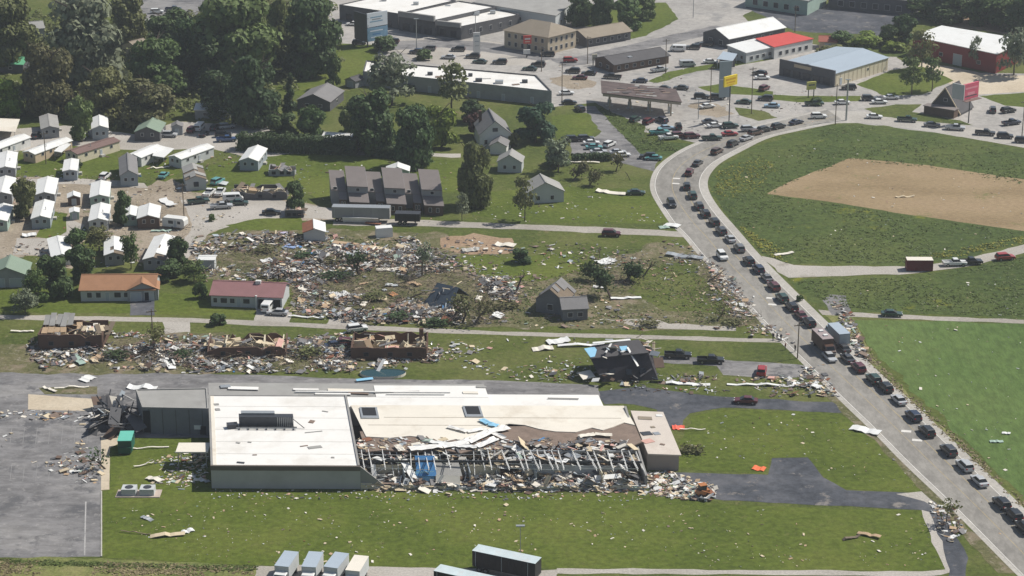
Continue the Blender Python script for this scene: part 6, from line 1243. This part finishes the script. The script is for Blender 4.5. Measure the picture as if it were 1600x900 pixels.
place([('sedan','white',552,40,170),('suv','black',561,70,5),('suv','charcoal',598,74,175),('suv','black',613,68,170),('suv','navy',651,84,170),('suv','grey',670,79,175),('sedan','silver',701,92,170),('suv','black',716,80,175),('suv','black',739,91,170),('sedan','green',750,99,165),('suv','black',781,100,175)], 'on the forecourt of the large store, %s from the left', 'cars on the store forecourt')
place([('suv','white',245,21,5),('pickup','navy',271,17,0),('sedan','black',288,28,150)], 'on the asphalt behind the wood, %s from the left', 'cars on the small asphalt lot')
place([('suv','silver',264,214,0),('suv','maroon',301,206,70),('van','white',312,203,80),('sedan','black',319,212,80),('suv','charcoal',336,203,80),('suv','silver',354,201,20),('suv','black',349,214,10),('pickup','blue',354,221,10)], 'at the back of the mobile home park, %s from the left', 'cars at the back of the park')
place([('pickup','green',310,318,20),('pickup','white',327,305,80),('pickup','white',344,304,80),('pickup','silver',346,326,8),('van','white',364,314,10),('sedan','green',374,320,10),('suv','teal',340,287,60)], 'in front of the torn-roof home, %s from the left', 'cars in front of the torn-roof home')
place([('suv','black',45,300,80),('suv','charcoal',58,215,80),('van','white',131,217,80),('suv','white',164,279,80),('sedan','teal',256,277,80)], 'parked between the mobile homes, %s from the left', 'cars between the mobile homes')

def wheels(t, xs_, y, r_=.5):
    m = MB().tube((0, -.14, 0), (0, .14, 0), r_, r_, 14).tube((0, -.15, 0), (0, .15, 0), r_*.55, r_*.55, 10, 1).mesh('wheel', [TYRE, RIM])
    for x in xs_:
        for s in (-1, 1): link('wheel', m, t, (x, s*y, r_))
def box_truck(label, px, py, head, L, H_, boxm, roofm, cabc, name='box_truck', vents=0, cabin=True, z=.06):
    c = P(px, py); t = thing(name, label, 'truck', (c.x, c.y, z), rad(head))
    MB().box((-.9, 0, .75), (L+2.6 if cabin else L, .9, .25)).build('chassis', DMETAL, t)
    MB().box((-L*.0-1.0, 0, .9+H_/2), (L, 2.45, H_)).build('cargo_box', boxm, t); MB().box((-1.0, 0, .9+H_+.04), (L+.04, 2.5, .08)).build('box_roof', roofm, t)
    for k in range(vents): MB().box((-1.0-L*.2+L*.4*k, .1, .9+H_+.2), (.8, .9, .25)).build('roof_vent', R_WHITE, t)
    MB().box((-1.0-L/2-.02, 0, .9+H_/2), (.06, 2.1, H_*.9)).build('rear_door', mat('grey_door', (.36, .4, .43)), t)
    for s in (-1, 1): MB().box((-1.0-L/2-.05, s*1.0, .75), (.06, .25, .18)).build('taillight', TLMP, t)
    if cabin:
        b = loft_profile([(L/2-1.0,.5),(L/2+1.1,.5),(L/2+1.2,1.3),(L/2+.75,1.5),(L/2+.25,2.3),(L/2-1.0,2.35)], 1.05); b.build('cab', MATS['paint_'+cabc], t)
        MB().hexa([(L/2+.5, -.9, 1.55), (L/2+.79, -.9, 1.53), (L/2+.79, .9, 1.53), (L/2+.5, .9, 1.55), (L/2+.1, -.85, 2.2), (L/2+.33, -.85, 2.22), (L/2+.33, .85, 2.22), (L/2+.1, .85, 2.2)]).build('windscreen', CGL, t)
        for s in (-1, 1): MB().box((L/2-.25, s*1.04, 1.8), (.9, .05, .6)).build('side_window', CGL, t); MB().box((L/2+1.17, s*.75, .9), (.08, .35, .2)).build('headlight', HLMP, t)
    wheels(t, (L/2+.2, -L/2+.3) if cabin else (-L/2+.2, -L/2+1.3), 1.02, .45); return t
hd = heading_on_road(1290, 540)
box_truck('brown-roofed box truck with two white roof vents in the highway queue', 1287, 548, hd+180, 6.5, 2.5, W_BROWN, mat('mauve_grey_roof', (.3, .25, .25), .7, .15, .6), 'brown', vents=2); box_truck('blue-grey roofed box truck beside the brown one', 1307, 533, hd, 6.8, 2.3, W_BLUE, R_STEEL, 'ltblue')
for i, (px, py) in enumerate(((446,905),(487,906),(523,907),(556,912))):
    box_truck('box truck at the bottom edge, %s from the left, with %s roof' % (ordinal(i), 'pale cream' if i == 3 else 'grey-blue'), px, py, [258, 262, 254, 258][i], 5.6, 2.3, W_PALE, R_CREAM if i == 3 else R_STEEL, 'white', 'box_truck')
def trailer(label, p0, p1, m, roofm, H_=2.8, name='semi_trailer', W_=2.55):
    a, b_ = P(*p0), P(*p1); d = b_-a; L = d.length; c = (a+b_)/2; ang = math.atan2(d.y, d.x); nn = Vector((-d.y, d.x, 0)).normalized()*W_/2
    t = thing(name, label, 'trailer', (c.x+nn.x, c.y+nn.y, .03), ang)
    MB().box((0, 0, 1.05+H_/2), (L, W_, H_)).build('box', m, t); MB().box((0, 0, 1.05+H_+.03), (L+.05, W_+.05, .06)).build('roof', roofm, t)
    MB().box((0, 0, .95), (L*.98, 1.0, .2)).build('frame', DMETAL, t); wheels(t, (-L/2+1.2, -L/2+2.4), 1.1, .5)
    for s in (-1, 1): MB().tube((L*.3, s*.7, 0), (L*.3, s*.7, .86), .08, .08, 6).build('landing_leg', DMETAL, t)
    for k in range(int(L/1.2)): MB().box((-L/2+.6+1.2*k, -W_/2-.01, 1.05+H_/2), (.06, .05, H_*.94)).build('rib', roofm if k % 4 == 0 else m, t)
    return t
trailer('dark semi trailer with pale roof at the bottom edge', (738,893), (836,914), mat('black_trailer_side', (.02, .021, .024), .4, .2, .6), mat('pale_blue_roof', (.5, .58, .6), .5, .15, .4, dirt=(.5, .4, .36)))
trailer('second dark trailer with pale roof cut by the bottom edge', (678,925), (780,948), MATS['black_trailer_side'], MATS['pale_blue_roof'])
t = trailer('grey semi trailer with torn side in front of the townhouses', (519,347), (609,349), R_GREYM, METAL)
MB().box((0, -1.9, .9), (9, .12, 1.6), 0, -.04, .5).build('torn_side_sheet', R_WHITE, t); MB().box((3.2, -2.6, .4), (4, 1.2, .1), 0, -.2).build('torn_side_sheet', RUST, t)
t = trailer('black dump trailer right of the grey semi trailer', (617,352), (656,353), MATS['black_trailer_side'], DMETAL, 1.9)
c = P(601, 371); t = thing('white_box', 'white box body lying beside the torn semi trailer', 'box', (c.x, c.y, 0), rad(12)); MB().box((0, 1.1, 1.2), (4.0, 2.3, 2.4)).build('body', R_WHITE, t); MB().box((2.02, 1.1, 1.2), (.06, 1.9, 2.1)).build('door', W_PALE, t)
# red container
c = P(1437, 424); t = thing('container', 'dark red shipping container with cream roof on the gravel side road', 'container', (c.x, c.y, .05), rad(-1)); crd = mat('red_container', (.16, .022, .025), .6, .15, .6)
MB().box((0, 1.25, 1.32), (6.06, 2.44, 2.55)).build('body', crd, t); MB().box((0, 1.25, 2.63), (6.1, 2.48, .06)).build('roof', R_CREAM, t)
for k in range(14): MB().box((-2.8+.43*k, .01, 1.3), (.14, .06, 2.3)).build('corrugation', crd, t)
for sx in (-2.98, 2.98):
    for sy in (.06, 2.44): MB().box((sx, sy, 1.3), (.14, .14, 2.58)).build('corner_post', crd, t)
# skid loader in front of the wrecked building
c = P(1098, 776); t = thing('loader', 'small orange-brown loader at the rubble by the lower driveway', 'loader', (c.x, c.y, .03), rad(20)); lm_ = mat('orange_brown_paint', (.4, .16, .06), .5, .15, .8)
MB().box((0, 0, 1.0), (2.2, 1.3, .9)).build('body', lm_, t); MB().box((-.1, 0, 1.9), (1.2, 1.2, .95)).build('cab', DMETAL, t); MB().box((-.1, 0, 2.42), (1.4, 1.4, .1)).build('cab_roof', lm_, t); MB().box((1.7, 0, .4), (.7, 1.7, .6)).build('bucket', RUST, t)
for s in (-1, 1): MB().tube((-.6, s*.75, 1.6), (1.6, s*.75, .6), .09, .08, 6).build('lift_arm', lm_, t)
wheels(t, (.7, -.7), .72, .42)

# ---------------------------------------------------------------- poles, signs, billboards
def pole(label, px, py, h, arm=True, m=None, r_=.14, lamp=False):
    c = P(px, py); t = thing('light_pole' if lamp else 'utility_pole', label, 'pole', (c.x, c.y, 0)); MB().tube((0, 0, 0), (0, 0, h), r_, r_*.7, 8).build('post', m or WOODP, t)
    if arm: MB().box((0, 0, h-.6), (2.2, .14, .16), 0, .3).build('crossarm', m or WOODP, t)
    if arm: 
        for s in (-.9, -.3, .3, .9): MB().tube((s*math.cos(.3), s*math.sin(.3), h-.52), (s*math.cos(.3), s*math.sin(.3), h-.3), .06, .05, 6).build('insulator', METAL, t)
    if lamp: MB().box((0, 0, h+.06), (1.5, .5, .18)).build('lamp_head', METAL, t)
for a in (('wooden pole left of the steel-grey mobile home lane',72,256,9),('wooden pole standing in front of the torn-roof home',288,346,10),('utility pole right of the low restaurant',1040,115,11),('utility pole left of the low restaurant',918,100,9),('utility pole at the corner of the strip building',878,160,12),
          ('utility pole beside the grass strip by the pylon sign',1110,160,11),('utility pole right of the yellow sign',1174,178,14),('utility pole at the cross road junction',1305,195,12),('wooden pole beside the highway rubble',1246,560,8),('utility pole behind the bright red car',1596,222,12),('utility pole on the curb between hotel and strip building',846,112,8),('wooden pole at the edge of the dark lot',1242,50,9),('wooden pole in the wreckage below the lane',240,545,9)): pole(*a)
pole('tall light pole on the store forecourt', 651, 82, 11, False, METAL, .16, True); pole('light pole by the white monument sign', 743, 60, 8, False, METAL, .14, True); pole('light pole at the top edge above the motel', 1083, 28, 10, False, METAL, .14, True); pole('thin pale pole above the dark trailer', 813, 876, 6.5, False, METAL, .08, True); pole('thick grey steel mast at the junction', 1322, 188, 12, False, METAL, .3, True)
pole('light pole right of the fuel canopy', 1091, 186, 6, False, METAL, .14, True)
def board(t, x, z, w_, h_, m, rz, y=0.0, name='panel', th=.35): o = MB().box((0, 0, 0), (w_, th, h_)).build(name, m, t, (x, y, z)); o.rotation_euler.z = rz; return o
# stacked V billboard
c = P(590, 72); t = thing('billboard', 'tall double-stacked billboard with white and blue faces beside the store', 'billboard', (c.x, c.y, 0), rad(38))
wf = mat('billboard_white', (.66, .7, .74), .6, .05, .3); bf = mat('billboard_blue', (.2, .34, .46), .6, .35, .25)
board(t, 0, 9.0, 8.0, 4.6, wf, 0); board(t, 0, 4.2, 8.0, 4.4, bf, 0)
for z_, w2, m in ((9.8, 4.6, bf), (9.1, 3.4, W_GREY), (8.4, 5.0, bf), (5.3, 5.0, wf), (4.2, 3.2, TARPB), (3.2, 4.4, wf)): board(t, -.4, z_, w2, .35, m, 0, -.185, 'lettering_band', .02)
bk = MB().box((-4.2, 3.4, 6.5), (.3, 7.0, 9.2)).build('rear_panel', DMETAL, t)
for k in range(3): MB().tube((-3.6+3.6*k, .5, 0), (-3.6+3.6*k, .5, 11), .25, .2, 8).build('post', DMETAL, t)
MB().tube((-4.0, 6.4, 0), (-4.0, 6.4, 9), .25, .2, 8).build('post', DMETAL, t)
for k in range(4): MB().box((-2, .9, 2.5+2.4*k), (4.2, .12, .12), 0, .6).build('strut', DMETAL, t)
def mono(label, px, py, w_, h_, m, z0=0.0, bands=(), rz=10, name='sign', posts=1):
    c = P(px, py); t = thing(name, label, 'sign', (c.x, c.y, 0), rad(rz))
    if z0:
        for k in range(posts): MB().tube(((k-(posts-1)/2)*w_*.6, 0, 0), ((k-(posts-1)/2)*w_*.6, 0, z0+h_*.5), .16, .16, 8).build('post', DMETAL, t)
    MB().box((0, 0, z0+h_/2), (w_, .45, h_)).build('cabinet', m, t)
    for (z_, bw, bh, bm) in bands: MB().box((0, -.235, z0+h_*z_), (w_*bw, .02, bh)).build('lettering_band', bm, t)
    return t
mono('tall white monument sign on the forecourt kerb', 745, 85, 2.2, 7.2, W_WHITE, 0, ((.85, .7, .5, W_BLUE), (.6, .6, .25, W_BLUE), (.4, .6, .2, W_GREY)))
mono('red and white motel sign in front of the hip-roofed building', 824, 88, 2.6, 2.6, mat('sign_red', (.5, .06, .05), .5, .1, .5), 4.2, ((.6, .7, .5, W_WHITE), (.25, .6, .25, W_CREAM))); mono('small white reader board under the motel sign', 823, 90, 2.2, 1.4, W_WHITE, 1.2)
yl_ = mat('sign_yellow', (.82, .62, .04), .5, .06, .5)
mono('bright yellow sign on a dark post by the junction lot', 1139, 190, 5.4, 3.0, yl_, 10.6, ((.68, .8, .55, mat('sign_amber', (.62, .36, .02), .6, .2, .8)), (.38, .66, .45, MATS['sign_amber']), (.15, .5, .2, MATS['sign_amber'])), 42)
mono('tall grey-blue pylon sign behind the yellow sign', 1132, 156, 3.6, 11.0, mat('pylon_grey', (.3, .36, .38), .5, .1, .4), .8, ((.5, 1.0, .3, W_WHITE),), 12, posts=2)
mono('small white sign on posts near the restaurant door', 929, 102, 1.6, 2.0, W_CREAM, 1.6, posts=2); mono('yellow-green sign on two posts by the steel-roofed building', 1267, 152, 3.0, 2.4, mat('sign_lime', (.55, .52, .14), .6, .15, .5), 2.4, ((.6, .7, .4, W_DARK),), 20, posts=2)
t = mono('pink billboard on a dark mast beside the A-frame', 1513, 192, 6.6, 4.6, mat('billboard_pink', (.62, .12, .18), .6, .3, .25), 7.2, ((.7, .8, .5, mat('billboard_rose', (.75, .3, .35), .6, .1, .5)), (.35, .5, .8, MATS['billboard_rose']), (.2, .8, .3, W_DARK)), 40, 'billboard')
MB().box((-3.5, 1.6, 9.5), (.3, 4.0, 4.4), 0, .1).build('second_face', W_PALE, t); MB().box((0, -.8, 7.0), (6.8, 1.4, .12)).build('catwalk', R_BROWN, t)
# porch roof wreck with dark base behind the pylon
t = carport('grey-blue canopy roof over a dark kiosk behind the pylon sign', [(1120,92),(1145,95),(1152,84),(1130,80)], 3.2, R_STEEL)
MB().box((0, .5, 1.45), (4.6, 3.4, 2.9)).build('kiosk', W_DARK, t)

# ---------------------------------------------------------------- people by the highway
def person(label, px, py, top, leg, face, pose=0):
    c = P(px, py); v = [(0,0,.95),(0,0,1.2),(0,0,1.42),(0,0,1.52),(0,.01,1.66),(.1,0,.9),(.12,.03+pose*.12,.5),(.12,0+pose*.16,.06),(.13,.12+pose*.16,.04),(-.1,0,.9),(-.12,.03-pose*.12,.5),(-.12,-pose*.16,.06),(-.13,.12-pose*.16,.04),(.19,0,1.4),(.26,.02,1.13),(.25,.12,.9),(-.19,0,1.4),(-.26,.02,1.13),(-.25,.12,.9)]
    e = [(0,1),(1,2),(2,3),(3,4),(0,5),(5,6),(6,7),(7,8),(0,9),(9,10),(10,11),(11,12),(2,13),(13,14),(14,15),(2,16),(16,17),(17,18)]
    rr = [.15,.15,.15,.06,.11,.1,.07,.05,.04,.1,.07,.05,.04,.07,.05,.035,.07,.05,.035]
    me = bpy.data.meshes.new('person'); me.from_pydata(v, e, []); o = bpy.data.objects.new('person', me); COL.objects.link(o); o.location = (c.x, c.y, .05); o.rotation_euler.z = rad(face)
    mo = o.modifiers.new('skin', 'SKIN'); mo.use_smooth_shade = True
    for i, q in enumerate(me.skin_vertices[0].data): q.radius = (rr[i], rr[i]); q.use_root = (i == 0)
    o.modifiers.new('sub', 'SUBSURF').levels = 1
    m, nt, bs = node_mat('clothes'); co = N(nt, 'ShaderNodeTexCoord').outputs['Object']; sp = N(nt, 'ShaderNodeSeparateXYZ'); nt.links.new(co, sp.inputs[0])
    dv = N(nt, 'ShaderNodeMath', operation='DIVIDE'); dv.inputs[1].default_value = 2.0; nt.links.new(sp.outputs[2], dv.inputs[0])
    rp_ = ramp(nt, dv.outputs[0], [(0, leg), (.47, top), (.745, (.35, .22, .16)), (.86, (.04, .03, .02))]); nt.nodes[-1].color_ramp.interpolation = 'CONSTANT'
    nt.links.new(rp_, bs.inputs['Base Color']); me.materials.append(m); tag(o, label, 'person', 'people standing by the highway rubble')
person('person in black standing leftmost by the highway rubble', 1208, 532, (.02, .02, .025), (.03, .03, .04), 10); person('person in dark grey standing second from the left by the rubble', 1214, 531, (.06, .06, .065), (.02, .02, .03), 100, .5); person('person in dark blue standing third from the left by the rubble', 1220, 533, (.03, .04, .07), (.03, .03, .03), 200); person('person in maroon top by the kerb, second from the right', 1227, 547, (.12, .02, .02), (.02, .02, .03), 60, .5); person('person in black rightmost beside the wooden pole', 1242, 550, (.02, .02, .02), (.02, .025, .03), 300)
person('person in yellow-green vest in the debris field grass', 583, 489, (.5, .7, .05), (.03, .03, .04), 0)

# ---------------------------------------------------------------- the air: thin even haze round the camera and the whole scene
hz, hnt, hbs = node_mat('thin_haze'); hnt.nodes.remove(hbs)
pv = N(hnt, 'ShaderNodeVolumePrincipled'); pv.inputs['Color'].default_value = (.86, .92, 1.0, 1); pv.inputs['Density'].default_value = HAZE; pv.inputs['Anisotropy'].default_value = .3
hnt.links.new(pv.outputs[0], hnt.nodes['Material Output'].inputs['Volume'])
kind(MB().box((0, 650, 90.5), (3010, 2110, 183)).build('haze', hz), 'stuff', 'thin pale summer haze filling the air over the town', 'haze')
